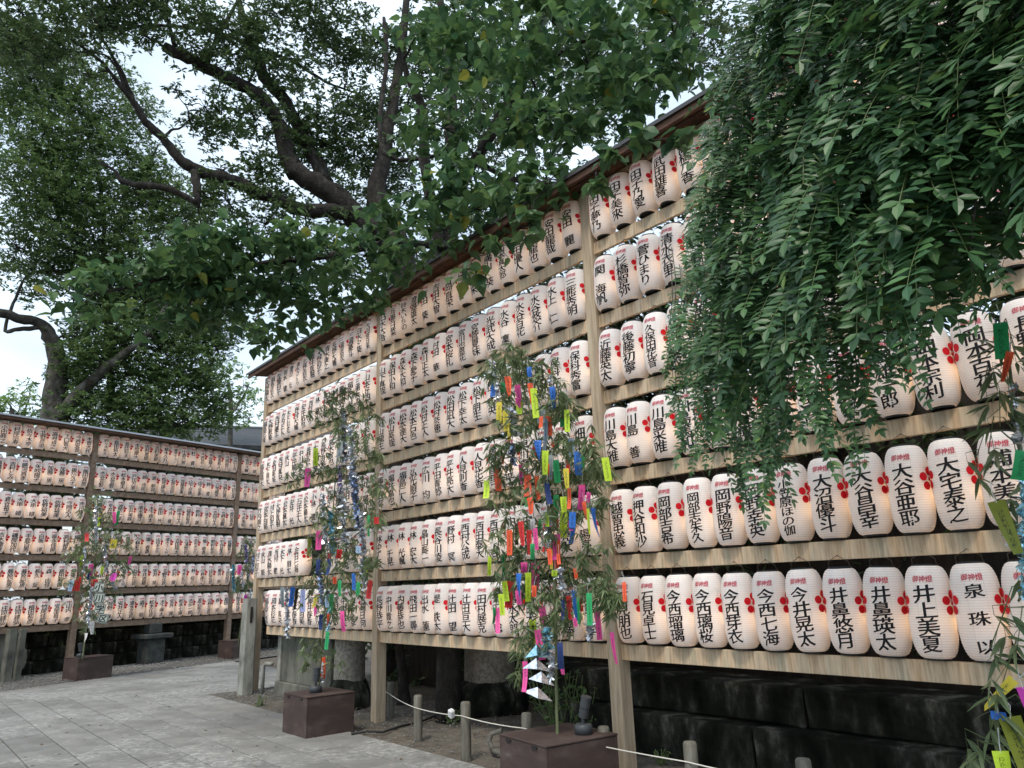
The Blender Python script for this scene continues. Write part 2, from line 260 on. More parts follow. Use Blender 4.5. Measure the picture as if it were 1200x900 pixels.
def strip_mat(name,c):
    # coloured card with a column or two of faint pen marks
    m,n=new_mat(name); L=n.links.new; o=N(n,'ShaderNodeOutputMaterial'); t=N(n,'ShaderNodeTexCoord'); s=N(n,'ShaderNodeSeparateXYZ'); L(t.outputs['Generated'],s.inputs[0])
    mp=N(n,'ShaderNodeMapping',Scale=(9,9,26)); L(t.outputs['Generated'],mp.inputs['Vector']); oi=N(n,'ShaderNodeObjectInfo')
    nz=N(n,'ShaderNodeTexNoise',Scale=1.0,Detail=3,Roughness=.7); 
    av=N(n,'ShaderNodeVectorMath',operation='ADD'); L(mp.outputs[0],av.inputs[0]); sc=N(n,'ShaderNodeMath',operation='MULTIPLY'); sc.inputs[1].default_value=50; L(oi.outputs['Random'],sc.inputs[0]); L(sc.outputs[0],av.inputs[1]); L(av.outputs[0],nz.inputs['Vector'])
    r=ramp(n,[(.50,(0,0,0)),(.54,(1,1,1))]); L(nz.outputs['Fac'],r.inputs[0])
    r2=ramp(n,[(.3,(0,0,0)),(.36,(1,1,1)),(.62,(1,1,1)),(.68,(0,0,0))]); L(s.outputs['X'],r2.inputs[0])
    r3=ramp(n,[(.08,(0,0,0)),(.14,(1,1,1)),(.8,(1,1,1)),(.85,(0,0,0))]); L(s.outputs['Z'],r3.inputs[0])
    a=N(n,'ShaderNodeMath',operation='MULTIPLY'); L(r.outputs[0],a.inputs[0]); L(r2.outputs[0],a.inputs[1]); a2=N(n,'ShaderNodeMath',operation='MULTIPLY'); L(a.outputs[0],a2.inputs[0]); L(r3.outputs[0],a2.inputs[1])
    a3=N(n,'ShaderNodeMath',operation='MULTIPLY'); a3.inputs[1].default_value=.85; L(a2.outputs[0],a3.inputs[0])
    x=N(n,'ShaderNodeMix',data_type='RGBA'); x.inputs['A'].default_value=(*c,1); x.inputs['B'].default_value=(c[0]*.15,c[1]*.15,c[2]*.2,1); L(a3.outputs[0],x.inputs['Factor'])
    b=N(n,'ShaderNodeBsdfPrincipled',Roughness=.6); L(x.outputs['Result'],b.inputs['Base Color']); tr=N(n,'ShaderNodeBsdfTranslucent'); L(x.outputs['Result'],tr.inputs['Color'])
    ms=N(n,'ShaderNodeMixShader',Fac=.25); L(b.outputs[0],ms.inputs[1]); L(tr.outputs[0],ms.inputs[2]); L(ms.outputs[0],o.inputs['Surface']); return m
STRIP={k:strip_mat(k.replace(' ','_')+'_card',c) for k,c in {'pink':(.85,.10,.38),'orange':(.9,.13,.045),'red':(.68,.03,.03),'green':(.03,.42,.14),'lime':(.60,.80,.05),
  'blue':(.03,.17,.60),'navy':(.03,.06,.22),'pale blue':(.45,.62,.80),'grey':(.38,.43,.45),'white':(.75,.75,.75),'yellow':(.75,.62,.06),'olive':(.22,.25,.02),'magenta':(.70,.06,.50),'black':(.05,.04,.02),'lilac':(.42,.48,.78)}.items()}
# ------------------------------------------------------------------ ground
def clip(poly,p,n):            # keep the side where (q-p).n <= 0 (2D)
    o=[]
    for i in range(len(poly)):
        a,b=poly[i],poly[(i+1)%len(poly)]; da=(a[0]-p[0])*n[0]+(a[1]-p[1])*n[1]; db=(b[0]-p[0])*n[0]+(b[1]-p[1])*n[1]
        if da<=0: o.append(a)
        if (da<0)!=(db<0) and abs(da-db)>1e-9: t=da/(da-db); o.append((a[0]+(b[0]-a[0])*t,a[1]+(b[1]-a[1])*t))
    return o
def area(p): return abs(sum(p[i][0]*p[(i+1)%len(p)][1]-p[(i+1)%len(p)][0]*p[i][1] for i in range(len(p))))/2
def inset(poly,d):
    c=list(poly); 
    s=sum(poly[i][0]*poly[(i+1)%len(poly)][1]-poly[(i+1)%len(poly)][0]*poly[i][1] for i in range(len(poly)))
    for i in range(len(poly)):
        a,b=poly[i],poly[(i+1)%len(poly)]; e=(b[0]-a[0],b[1]-a[1]); l=math.hypot(*e)
        if l<1e-6: continue
        n=(e[1]/l,-e[0]/l) if s>0 else (-e[1]/l,e[0]/l)
        c=clip(c,(a[0]-n[0]*d,a[1]-n[1]*d),n)
        if len(c)<3: return []
    return c
def sheet(name,z,poly,mat,nx=None):
    mb=MB(); mb.add([(x,y,z) for x,y in poly],[tuple(range(len(poly)))]); me=mb.mesh(name); 
    if me.polygons[0].normal.z<0: me.flip_normals()
    return tag(link(name,me,mat),kind='structure')
sheet('ground',-.05,[(-300,-200),(300,-200),(300,500),(-300,500)],MAT['dirt'])
# paving field 1: rows parallel to the long rack; field 2: rows parallel to the rear rack
v_edge=.53
def w1(u,v): q=W1(u,v,0); return (q.x,q.y)
def w2(u,v): q=W2(u,v,0); return (q.x,q.y)
B0=(-8.0,11.45); B1=(-3.95,11.1); bd=(B1[0]-B0[0],B1[1]-B0[1]); bl=math.hypot(*bd); bn=(-bd[1]/bl,bd[0]/bl)   # the joint where the two fields meet; bn points to field 2
edge2a,edge2b=W2(-1.9,2.05,0),W2(3.4,1.45,0); e2=(edge2b.x-edge2a.x,edge2b.y-edge2a.y); el=math.hypot(*e2); en=(-e2[1]/el,e2[0]/el)
if en[0]*W2.n.x+en[1]*W2.n.y>0: en=(-en[0],-en[1])      # points to the rear rack
pav=tag(link('paving',None),kind='structure')
base=clip(clip([w1(-6.5,v_edge),w1(9,v_edge),w1(9,9),w1(-6.5,9)],B0,bn),(-9.5,0),(-1,0))
mb=MB(); mb.add([(x,y,-.018) for x,y in base],[tuple(range(len(base)))]); me=mb.mesh('joint_bed'); 
if me.polygons[0].normal.z<0: me.flip_normals()
link('joint_bed',me,MAT['joint'],pav)
tiles=[]
row=0; v=v_edge
while v<6.2:
    wdt=.378; u=-6.6+(row%3)*.31
    while u<8.6:
        ln=.92
        q=[w1(u,v),w1(u+ln,v),w1(u+ln,v+wdt),w1(u,v+wdt)]; q=clip(clip(q,B0,bn),(-9.5,0),(-1,0)); u+=ln
        if len(q)>=3 and area(q)>.01: tiles.append(q)
    v+=wdt; row+=1
F2=clip([w2(-4,0.2),w2(6.6,0.2),w2(6.6,7),w2(-4,7)],B0,(-bn[0],-bn[1])); F2=clip(F2,(edge2a.x,edge2a.y),en); F2=clip(F2,W1(0,-1.6,0)[:2],(-W1.n.x,-W1.n.y)); 
# field 2 stays on the far side of the gravel triangle by the corner post
F2=clip(F2,W1(-3.75,0,0)[:2],(W1.d.x,W1.d.y))
mb=MB(); mb.add([(x,y,-.022) for x,y in F2],[tuple(range(len(F2)))]); me=mb.mesh('joint_bed');
if me.polygons[0].normal.z<0: me.flip_normals()
link('joint_bed',me,MAT['joint'],pav)
v=-.2; row=0
while v<7.2:
    u=-4+(row%2)*.5
    while u<6.6:
        q=[w2(u,v),w2(u+1.0,v),w2(u+1.0,v+.40),w2(u,v+.40)]; u+=1.0
        for p,n in ((B0,(-bn[0],-bn[1])),((edge2a.x,edge2a.y),en),(W1(0,-1.6,0)[:2],(-W1.n.x,-W1.n.y)),(W1(-3.75,0,0)[:2],(W1.d.x,W1.d.y))):
            q=clip(q,p,n)
            if len(q)<3: break
        if len(q)>=3 and area(q)>.012: tiles.append(q)
    v+=.40; row+=1
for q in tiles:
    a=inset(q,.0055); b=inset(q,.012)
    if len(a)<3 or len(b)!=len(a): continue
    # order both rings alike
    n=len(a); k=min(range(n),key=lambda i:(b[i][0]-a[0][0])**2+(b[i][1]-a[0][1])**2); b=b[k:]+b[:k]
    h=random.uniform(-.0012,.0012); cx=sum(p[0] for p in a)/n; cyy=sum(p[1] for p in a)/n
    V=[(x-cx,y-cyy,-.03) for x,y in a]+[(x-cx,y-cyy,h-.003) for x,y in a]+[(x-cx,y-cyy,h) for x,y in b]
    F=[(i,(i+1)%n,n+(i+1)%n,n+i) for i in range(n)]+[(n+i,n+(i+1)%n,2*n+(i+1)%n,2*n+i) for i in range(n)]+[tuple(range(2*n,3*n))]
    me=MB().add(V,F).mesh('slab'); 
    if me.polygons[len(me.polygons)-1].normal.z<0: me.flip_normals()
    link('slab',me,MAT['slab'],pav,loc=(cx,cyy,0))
# dirt bed under the long rack: a bumpy sheet
def bumpy(name,fn,nu,nv,mat,amp,fr):
    V=[];F=[]
    for i in range(nu+1):
        for j in range(nv+1):
            p=fn(i/nu,j/nv); e=min(1,8*min(i/nu,1-i/nu,j/nv,1-j/nv)+.15)
            V.append((p[0],p[1],p[2]+amp*(noise.fractal(Vector((p[0]*fr,p[1]*fr,3)),1,2,5))*e))
    for i in range(nu):
        for j in range(nv): a=i*(nv+1)+j; F.append((a,a+nv+1,a+nv+2,a+1))
    me=MB().add(V,F).mesh(name,True)
    if me.polygons[0].normal.z<0: me.flip_normals()
    return tag(link(name,me,mat),kind='structure')
def lerp(a,b,t): return a+(b-a)*t
bumpy('dirt_bed',lambda s,t:tuple(W1(lerp(-3.9,9,s),lerp(v_edge-.02,-4.5,t),-.022+.03*t)),130,60,MAT['dirt'],.03,2.2)
bumpy('gravel_strip',lambda s,t:tuple((lambda a,b:a+(b-a)*t)(Vector((edge2a.x,edge2a.y,0))+Vector((e2[0],e2[1],0))*lerp(-.6,1.6,s)+Vector((0,0,-.02)),W2(lerp(-5,7,s),-3.0,-.02))),90,30,MAT['gravel'],.02,3)
# loose pebbles and leaf litter, as real small stones
def scatter(name,fn,count,mat,smin,smax,flatk=.6):
    ico=np.array([(0,0,1),(.89,0,.45),(.28,.85,.45),(-.72,.53,.45),(-.72,-.53,.45),(.28,-.85,.45),(.72,.53,-.45),(-.28,.85,-.45),(-.89,0,-.45),(-.28,-.85,-.45),(.72,-.53,-.45),(0,0,-1)])
    IF=np.array([(0,1,2),(0,2,3),(0,3,4),(0,4,5),(0,5,1),(1,6,2),(2,7,3),(3,8,4),(4,9,5),(5,10,1),(2,6,7),(3,7,8),(4,8,9),(5,9,10),(1,10,6),(6,11,7),(7,11,8),(8,11,9),(9,11,10),(10,11,6)])
    P=np.array([fn(rng.random(),rng.random()) for _ in range(count)]); S=rng.uniform(smin,smax,(count,1,1))*np.stack([rng.uniform(.7,1.3,count),rng.uniform(.7,1.3,count),rng.uniform(.4,.8,count)],1)[:,None,:]
    V=(ico[None]*S+P[:,None,:]).reshape(-1,3); F=(IF[None]+12*np.arange(count)[:,None,None]).reshape(-1,3)
    return tag(link(name,npmesh(name,V,F),mat),kind='stuff')
scatter('gravel_stones',lambda a,b:tuple((Vector((edge2a.x,edge2a.y,0))+Vector((e2[0],e2[1],0))*lerp(-.5,1.4,a))+(-W2.n)*(.02+1.9*b)+Vector((0,0,0))),5200,MAT['pebble'],.006,.02)
scatter('corner_gravel',lambda a,b:tuple(W1(lerp(-4.1,-2.3,a),lerp(v_edge+.0,-.8,b),-.002)),1500,MAT['pebble'],.005,.014)
scatter('dirt_pebbles',lambda a,b:tuple(W1(lerp(-3.6,6.5,a),lerp(v_edge-.03,-1.6,b**1.3),0.002)),2600,MAT['pebble'],.003,.011)
# ------------------------------------------------------------------ lantern racks
HT=[4.253,3.572,2.902,2.231,1.567,.908]; BH=.112
def rack(W,name,label,posts,mats,roofz,u0,u1,skip_last_left=None):
    pm,bm_=mats
    r=thing(name,label,'rack',W(posts[0],0,0))
    def lk(mb,nm,mat,parent=None):
        me=mb.mesh(nm); me.transform(Matrix.Translation(-r.location)) ; return link(nm,me,mat,parent or r)
    for i,u in enumerate(posts):
        j=random.uniform(-.003,.003)
        mb=MB().box(W(u,-.09,-.06),W.d*.112,W.n*.125,Vector((0,0,4.80)),.004); lk(mb,'post',pm)
    for k in range(len(posts)-1):
        a=posts[k]+.112; b=posts[k+1]
        for i,h in enumerate([4.80]+HT):
            aa=a
            if skip_last_left is not None and k==0 and i==6: aa=skip_last_left
            hb=.04 if i==0 else BH
            o=MB(); o.box(Vector((0,0,0)),W.d*(b-aa-.002),W.n*.03,Vector((0,0,hb)),.003)
            ob=link('board',o.mesh('board'),bm_,r,loc=W(aa+.001,-.03,h-hb)-r.location)
    # lean-to roof: boards with laps, dark sheet on top
    roof=link('roof',None,None,r)
    zo=roofz; VO=.25; sl=.10
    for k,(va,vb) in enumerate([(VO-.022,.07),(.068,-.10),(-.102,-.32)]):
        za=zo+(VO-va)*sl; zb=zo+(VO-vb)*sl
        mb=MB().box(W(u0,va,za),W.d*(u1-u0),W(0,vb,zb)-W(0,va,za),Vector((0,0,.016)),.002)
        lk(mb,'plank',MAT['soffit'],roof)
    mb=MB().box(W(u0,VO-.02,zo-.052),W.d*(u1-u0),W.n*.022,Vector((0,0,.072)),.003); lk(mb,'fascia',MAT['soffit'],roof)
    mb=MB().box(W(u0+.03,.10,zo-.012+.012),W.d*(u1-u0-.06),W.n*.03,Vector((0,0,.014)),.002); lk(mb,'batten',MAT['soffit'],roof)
    A=W(u0-.03,VO+.02,zo+.022); mb=MB().box(A,W.d*(u1-u0+.06),W(0,-.36,zo+(VO+.36)*sl)-W(0,VO+.02,zo-.002),Vector((0,0,.012)))
    lk(mb,'roof_sheet',MAT['metal'],roof)
    mb=MB().box(W(u0-.034,VO+.021,zo+.004),W.d*(u1-u0+.068),W.n*.005,Vector((0,0,.034))); lk(mb,'drip_edge',MAT['metal'] if W is W1 else MAT['palemetal'],roof)
    return r
P1=[-3.6,0,3.6,7.2]; P2=[-3.53,0,3.53,7.06]
rack1=rack(W1,'lantern_rack','long weathered timber rack of six lantern tiers under a narrow sloping roof',P1,(MAT['post'],MAT['board']),4.795,-3.78,7.6,skip_last_left=-3.09)
rack2=rack(W2,'lantern_rack','timber rack coloured brown for shade, with six lantern tiers standing beyond the paved corner',P2,(MAT['rearwood'],MAT['rearwood']),4.80,-3.9,7.3)
rack1['group']=rack2['group']='timber racks holding the lanterns'
# dark bearer under the far bay of the long rack
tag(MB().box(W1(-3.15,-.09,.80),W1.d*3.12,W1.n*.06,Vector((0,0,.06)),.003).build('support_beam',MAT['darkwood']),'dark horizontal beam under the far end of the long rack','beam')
# ------------------------------------------------------------------ lantern prototypes
LR=.1155; LH=.242
def prof(t): return .064+(LR-.064)*max(0,1-abs(t)**3.9)**.56
def body_mesh(near):
    mb=MB(); ribs=34; seg=36 if near else 20; P=[]
    if near:
        for i in range(ribs):
            for s,a in ((0,0.0),(.5,-.0016)):
                t=-1+2*(i+s)/ribs; P.append((prof(t)+a*(1 if abs(t)<.93 else .3),t*LH))
        P.append((prof(1),LH))
    else:
        for i in range(19): t=math.sin((-1+2*i/18)*math.pi/2); P.append((prof(t),t*LH))
    mb.lathe(P,seg); return mb.mesh('paper_body',True)
BODY={True:body_mesh(True),False:body_mesh(False)}
for me in BODY.values(): me.materials.append(MAT['paper'])
def ring_mesh(top):
    s=1 if top else -1; z0=s*(LH-.003); z1=s*(LH+.009); mb=MB()
    mb.lathe([(.0655,z0),(.0665,z0+s*.004),(.0665,z1-s*.003),(.0655,z1),(.058,z1),(.058,z0+s*.002),(.001,z0+s*.002)] if not top else [(.0655,z0),(.0665,z0+s*.004),(.0665,z1-s*.003),(.0655,z1),(.058,z1),(.058,z0)],20)
    me=mb.mesh('rim'); me.materials.append(MAT['black']); bm=bmesh.new(); bm.from_mesh(me); bmesh.ops.recalc_face_normals(bm,faces=list(bm.faces)); bm.to_mesh(me); bm.free(); return me
RING={True:ring_mesh(True),False:ring_mesh(False)}
def bulb_mesh(az,rr=.052):
    bm=bmesh.new(); bmesh.ops.create_icosphere(bm,subdivisions=1,radius=.019); bmesh.ops.translate(bm,verts=bm.verts,vec=(rr*math.cos(R(az)),rr*math.sin(R(az)),-.05)); me=bpy.data.meshes.new('bulb'); bm.to_mesh(me); bm.free(); me.materials.append(MAT['bulb']); return me
BULBS={1:bulb_mesh(88),2:bulb_mesh(-60,.022)}; BULBS[2].materials[0]=MAT['bulb_rear']
# glyphs: outlines of the built-in font, thickened, cut into narrow strips so that they bend round the paper
_cu=bpy.data.curves.new('glyph','FONT'); _cu.resolution_u=2; _cu.offset=0; _go=bpy.data.objects.new('glyph',_cu); COL.objects.link(_go)
GLYPH={}
def glyph(ch,slices=7):
    k=(ch,slices)
    if k in GLYPH: return GLYPH[k]
    _cu.body=ch; dg=bpy.context.evaluated_depsgraph_get(); me=_go.evaluated_get(dg).to_mesh()
    bm=bmesh.new(); bm.from_mesh(me); 
    for i in range(1,slices):
        bmesh.ops.bisect_plane(bm,geom=list(bm.verts)+list(bm.edges)+list(bm.faces),plane_co=(i/slices,0,0),plane_no=(1,0,0))
    bmesh.ops.triangulate(bm,faces=list(bm.faces)); bm.verts.index_update()
    V=np.array([v.co[:] for v in bm.verts]) if len(bm.verts) else np.zeros((0,3)); F=np.array([[v.index for v in f.verts] for f in bm.faces],dtype=np.int32).reshape(-1,3)
    bm.free(); _go.to_mesh_clear()
    if len(V): V=V[:,:2]-np.array([.5,.385])
    GLYPH[k]=(V,F); return GLYPH[k]
def proft(z):
    t=np.clip(np.abs(z)/LH,0,1); return .064+(LR-.064)*np.maximum(0,1-t**3.9)**.56
def wrap(x,z,off,az0=0.0):
    r=proft(z)+off; a=az0+x/LR; return np.stack([r*np.cos(a),r*np.sin(a),z],-1)
def text_arrays(chars,slices=7,jit=True):
    """chars: list of (ch,x,z,w,h)"""
    VV=[];FF=[];n=0
    for ch,x,z,w,h in chars:
        V,F=glyph(ch,slices)
        if len(V)==0: continue
        g=V.copy(); sh=.13
        gx=g[:,0]*w; gz=g[:,1]*h+g[:,0]*h*sh      # brush strokes rise to the right
        for dx,dz,dr in ((-.021,-.012,.0013),(0,0,.0015),(.021,.012,.0017)):
            VV.append(wrap(x+gx+dx*w,z+gz+dz*h,dr)); FF.append(F+n); n+=len(V)
    if not VV: return np.zeros((0,3)),np.zeros((0,3),dtype=np.int32)
    return np.concatenate(VV),np.concatenate(FF)
def name_layout(s):
    top,bot=.137,-.205; n=len(s); cells=[]
    blanks=s.count(' '); 
    k=n; hh=(top-bot)/k; 
    for i,ch in enumerate(s):
        if ch==' ': continue
        hz=min(hh*1.12,.112); w=.117 if n<=4 else (.098 if n==5 else .088)
        cells.append((ch,random.uniform(-.003,.003),top-hh*(i+.5),w*random.uniform(.95,1.05),hz*random.uniform(.96,1.04)))
    return cells
def title_mesh():
    V,F=text_arrays([('御',-.036,.172,.036,.036),('神',0,.172,.036,.036),('燈',.036,.172,.038,.038)],3); me=npmesh('title_lettering',V,F); me.materials.append(MAT['pinkred']); return me
TITLE=title_mesh()
def crest_mesh(az):
    V=[];F=[]
    def disc(cx,cz,r,n=14):
        b=len(V); V.append((cx,cz)); 
        for k in range(n): V.append((cx+r*math.cos(2*math.pi*k/n),cz+r*math.sin(2*math.pi*k/n)))
        for k in range(n): F.append((b,b+1+k,b+1+(k+1)%n))
    for k in range(5): a=R(90+72*k); disc(.045*math.cos(a),.045+.045*math.sin(a),.0238)
    disc(0,.045,.011,10)
    V=np.array(V); P=wrap(V[:,0],V[:,1],.0013,R(az)); me=npmesh('crest',P,F); me.materials.append(MAT['red']); return me
CREST=[crest_mesh(76),crest_mesh(-76)]
def hanger_mesh(ax,az,ang):
    # ax: how far the hook lies outward from the lantern axis, az: height of the hook; ang: direction (local) of the board face
    mb=MB(); d=Vector((math.cos(ang),math.sin(ang),0)); s=Vector((-d.y,d.x,0)); top=d*ax+Vector((0,0,az)); a=s*.062+Vector((0,0,LH+.008)); b=-s*.062+Vector((0,0,LH+.008))
    q=d*ax
    mb.tube([a,a+(q*.8)+Vector((0,0,.03)),top],.0016,4,False); mb.tube([b,b+(q*.8)+Vector((0,0,.03)),top],.0016,4,False); mb.tube([top-d*.012,top+d*.004],.003,5)
    me=mb.mesh('hanger'); me.materials.append(MAT['wire']); return me
VC=-.012
TAZ1=R(-131); TAZ2=R(-33)
HANG={1:hanger_mesh(.014,.318,math.atan2(W1.n.y,W1.n.x)-TAZ1),2:hanger_mesh(.014,.318,math.atan2(W2.n.y,W2.n.x)-TAZ2)}
ORD=['first','second','third','fourth','fifth','sixth','seventh','eighth','ninth','tenth','eleventh','twelfth','thirteenth','fourteenth','fifteenth','sixteenth','seventeenth','eighteenth','nineteenth','twentieth','twenty-first','twenty-second','twenty-third','twenty-fourth','twenty-fifth']
def lantern(W,u,row,name,near,label,group,yaw=0):
    rid=1 if W is W1 else 2
    L_=bpy.data.objects.new('paper_lantern',None); COL.objects.link(L_); L_.empty_display_size=.1
    L_.location=W(u,VC+random.gauss(0,.003),HT[row]+.256+random.uniform(-.004,.002)); L_.scale=(1,1,random.uniform(.985,1.006)); L_.rotation_euler=(random.gauss(0,.017),random.gauss(0,.017),(TAZ1 if rid==1 else TAZ2)+yaw)
    tag(L_,label,'lantern',group)
    link('paper_body',BODY[near],None,L_); link('rim',RING[True],None,L_); link('rim',RING[False],None,L_); link('bulb',BULBS[rid],None,L_)
    link('hanger',HANG[rid],None,L_)
    if name:
        V,F=text_arrays(name_layout(name),7 if near else 4); me=npmesh('name_lettering',V,F); me.materials.append(MAT['ink']); link('name_lettering',me,None,L_)
    link('title_lettering',TITLE,None,L_); link('crest',CREST[0],None,L_); link('crest',CREST[1],None,L_)
    return L_
SUR='山田 佐藤 高木 松本 村上 福島 木下 吉田 長野 中川 西村 原田 石井 小林 大野 森下 清水 林 堀 岡本 藤井 竹内 前田 宮本 平井 野村 安井 渡辺 三浦 秋山 北野 島田 金田 今井 河野 上田'.split()
GIV='大輔 真央 和子 一郎 美咲 陽太 彩花 拓也 結衣 蓮 葵 翔太 優斗 さくら 正人 恵美 健 颯太 花音 智也 莉子 光 あかり 直樹 春香 康之 凜 七海 俊介 由美'.split()
def filler():
    a,b=random.choice(SUR),random.choice(GIV); s=a+b
    return a+' '+b if len(s)<=3 else s
NB2=[['石水大吾','吾妻日菜','鈴木いちの','渡邉雄太','吉田 葵','吉田大智','吉岡直栄','吉岡世和留','吉岡来来','横山 葵','山本真太郎','山田優人','山田龍也','安田龍哉','安田 麗'],
['山下真哉','保田小和','森永大和','森下愛子','森川正太','村田 華','宮本桜礼','宮川也恩花','宮菅夏妹','光武大成','水谷 凜','水谷百花','水谷悠介','水上 仁','三熊秀明'],
['丸山龍生','松山英哉','松本達大','松本石色','松村正人','松村奈穂','松田凪大','松下幸太','松下朋生','松下莉央','前川結菜','堀田一真','前田 茜','保科六弥','保科秀富'],
['藤平拓也','福井嘉也','福島仁人','弘光順子','広川 均','平田青郎','平井亮大','人見則香','人見花香','原田昌吾','原 昇平','早川真帆','浜田 栞','浜口 岳','畑中昴'],
['林ゆず奈','林 千晃','林 光颯','林 宏大','畠山奏一','長谷川凌','野村 冥','西村公成','西田泰大','西田 吉','中村 京','中山有希','中谷 亮','中谷亮太','谷 陽亮'],
['長野恭平','中川貴之','内藤恭也','飛田一尋','出水 蓮','堤 鉄太','辻田 望','辻田亘大','田村展克','津田 聡','富永太郎','富田大誠','測 陽菜','高橋清勝','高島 学']]
NB3=[['田子夢乃','田子美來','田子乃愛','武田雄喜','高橋乃香','高島 悠','滝本 淳','田中愛子','田代春人','田島 楓','立花 薫','多田浩二'],
['関 海帆','杉橋智弥','菅ひまり','清水衣里','下村 岳','柴田 桃','塩見陽向','佐野和真','佐藤 旬','笹井紗奈','坂本 蒼','酒井日和'],
['近藤英太','後藤初寧','久保田花音','小西 悟','黒田 結','北川 翼','木村沙良','菊池悠真','河合奈々','神田 光','川村咲希','川上 隼'],
['川島大雅','川島 善','川島采唯','川島篤和','加藤直巳','勝田 成','勝山和樹','小野吉彦','尾崎有矢','岡雄一郎','岡本宗利','岡本百花'],
['越智忠義','押谷和沙','岡部吉希','岡部志朱久','岡野陽音','岡野幸英','小笠原ほの伽','大沼優斗','大谷昌幸','大谷亜耶','大宅泰之','浦本美来'],
['石見朋也','石見卓士','今西瑠璃','今西璃桜','今西芽衣','今西七海','今井晃太','井鼻悠月','井鼻瑛太','井上美夏','泉 珠 以','浦 大樹']]
NB1E={0:['白水夕葵','大河原日来'],1:['三浦大也','山本好四'],2:['水沢秋人','未本正美'],3:['大野千里','丸 陽介'],4:['日笠美千','日牛 乃'],5:['大谷 幸','吉岡日向']}
NLA=[['小田典之','村岸宗寿','佐々木亨','北野彦治','高井貞之','下口智大','今西安吾','木曽大代'],['高橋典子','吉村とみ','勝河真孝','矢吹陽子','加藤二男','加藤二男','掘川久子','飯田真男'],
['倉田典子','倉谷裕子','大串 靖','大串 靖','佐野裕美','佐野裕美','今岡志人','市川康介'],['金田吉生','吉木康寿','磯部加代','手島百男','白坂 淳','福永佳師','高村裕彦','細川志子'],
['吉田秀介','濃野なつみ','藤原紀男','藤原紀男','長久 証','森 由佳','高田和哉','伊東 薫'],['庄司和子','庄司和子','庄司建弘','庄司建弘','植田和彦','竹尾佳昭','安里喜子','山内 孝']]
NLB=[['野々木和大','島田将太','島田将太','本間慶大','吉村恵朗','吉村恵朗','植木久乃','瀧本ヤスノ','小倉六男','杜 貴','今西昌三','矢部龍人','福島和人','今岡桜乃','今西日向'],
['水谷宣智','水谷宣智','松本健夫','戸田万寿','越 寺司','源 新司','松尾康弘','石原忠信','加藤恵美','山下京香','山下京香','林 貴','六地蔵実','浅野国貴','今田弘美']]
G1='white donation lanterns on the long rack'; G2='white donation lanterns on the rear rack'
ROWN=['top','second','third','fourth','fifth','bottom']
def ord_row(r): return ROWN[r]
stuff_l=[]      # lanterns past the limit, joined: (W,u,row,name)
for row in range(6):
    for j in range(15):                     # far bay
        u=-3.6+.112+.118+j*.2315
        if row==5 and u<-2.98: continue
        if row==4 and j in (7,8,9): continue
        nm=NB1E[row][j-13] if j>=13 else filler()
        q=15-j
        lantern(W1,u,row,nm,False,f'white lantern {ORD[q-1]} before the second post of the long rack, far bay, {ord_row(row)} row',G1,random.gauss(0,.06))
    for j in range(15):                     # middle bay
        u=.112+.116+j*.232
        near=j>7
        lb=f'white lantern {ORD[j]} past the second post, middle bay of long rack, {ord_row(row)} row' if j<8 else f'white lantern {ORD[14-j]} before the tall front post, middle bay of long rack, {ord_row(row)} row'
        lantern(W1,u,row,NB2[row][j],near,lb,G1,random.gauss(0,.06))
    for j in range(15):                     # near bay
        u=3.829+.2383*j
        if j<12: lantern(W1,u,row,NB3[row][j],True,f'large white lantern {ORD[j]} past the tall front post, near bay, {ord_row(row)} row',G1,random.gauss(0,.05))
        elif j<14 and u<7.1: stuff_l.append((W1,u,row,filler()))
    for j in range(15):                     # rear rack, first bay
        u=-3.53+.112+.115+j*.2275
        if j>=7: lantern(W2,u,row,NLA[row][j-7],False,f'small lantern {ORD[14-j]} before the rear rack post behind bamboo, nearer bay, {ord_row(row)} row',G2,random.gauss(0,.06))
        else: stuff_l.append((W2,u,row,filler()))
    for j in range(15): stuff_l.append((W2,.112+.115+j*.2275,row,NLB[row][j] if row<2 else filler()))
    for j in range(6): stuff_l.append((W2,3.53+.112+.115+j*.2275,row,filler()))
# the rest of the rear rack's lanterns as one object
parts=[]     # (V,F,mi)
def marr(me):
    v=np.empty(len(me.vertices)*3,dtype=np.float32); me.vertices.foreach_get('co',v); me.calc_loop_triangles(); t=np.empty(len(me.loop_triangles)*3,dtype=np.int32); me.loop_triangles.foreach_get('vertices',t); return v.reshape(-1,3),t.reshape(-1,3)
protos=[(marr(BODY[False]),0),(marr(RING[True]),1),(marr(RING[False]),1),(marr(BULBS[2]),2),(marr(TITLE),3),(marr(CREST[0]),4),(marr(CREST[1]),4)]
VV=[];FF=[];MI=[];nb=0
for W,u,row,nm in stuff_l:
    loc=np.array(W(u,VC,HT[row]+.256)); a=(TAZ1 if W is W1 else TAZ2)+random.gauss(0,.06); c,s=math.cos(a),math.sin(a); Rm=np.array([[c,-s,0],[s,c,0],[0,0,1]])
    for (V,F),mi in protos+[(text_arrays(name_layout(nm),4),5)]:
        VV.append(V@Rm.T+loc); FF.append(F+nb); MI.append(np.full(len(F),mi)); nb+=len(V)
me=npmesh('lantern_rows',np.concatenate(VV),np.concatenate(FF),False,np.concatenate(MI))
sm=np.zeros(len(me.polygons),dtype=bool); sm[:]=np.concatenate(MI)==0; me.polygons.foreach_set('use_smooth',sm)
lo=link('lantern_rows',me,[MAT['paper_s'] if 'paper_s' in MAT else MAT['paper'],MAT['black'],MAT['bulb_rear'],MAT['pinkred'],MAT['red'],MAT['ink']])
tag(lo,'remaining small white lanterns filling the far two bays of the rear rack','lanterns',None,'stuff')
bpy.data.objects.remove(_go)
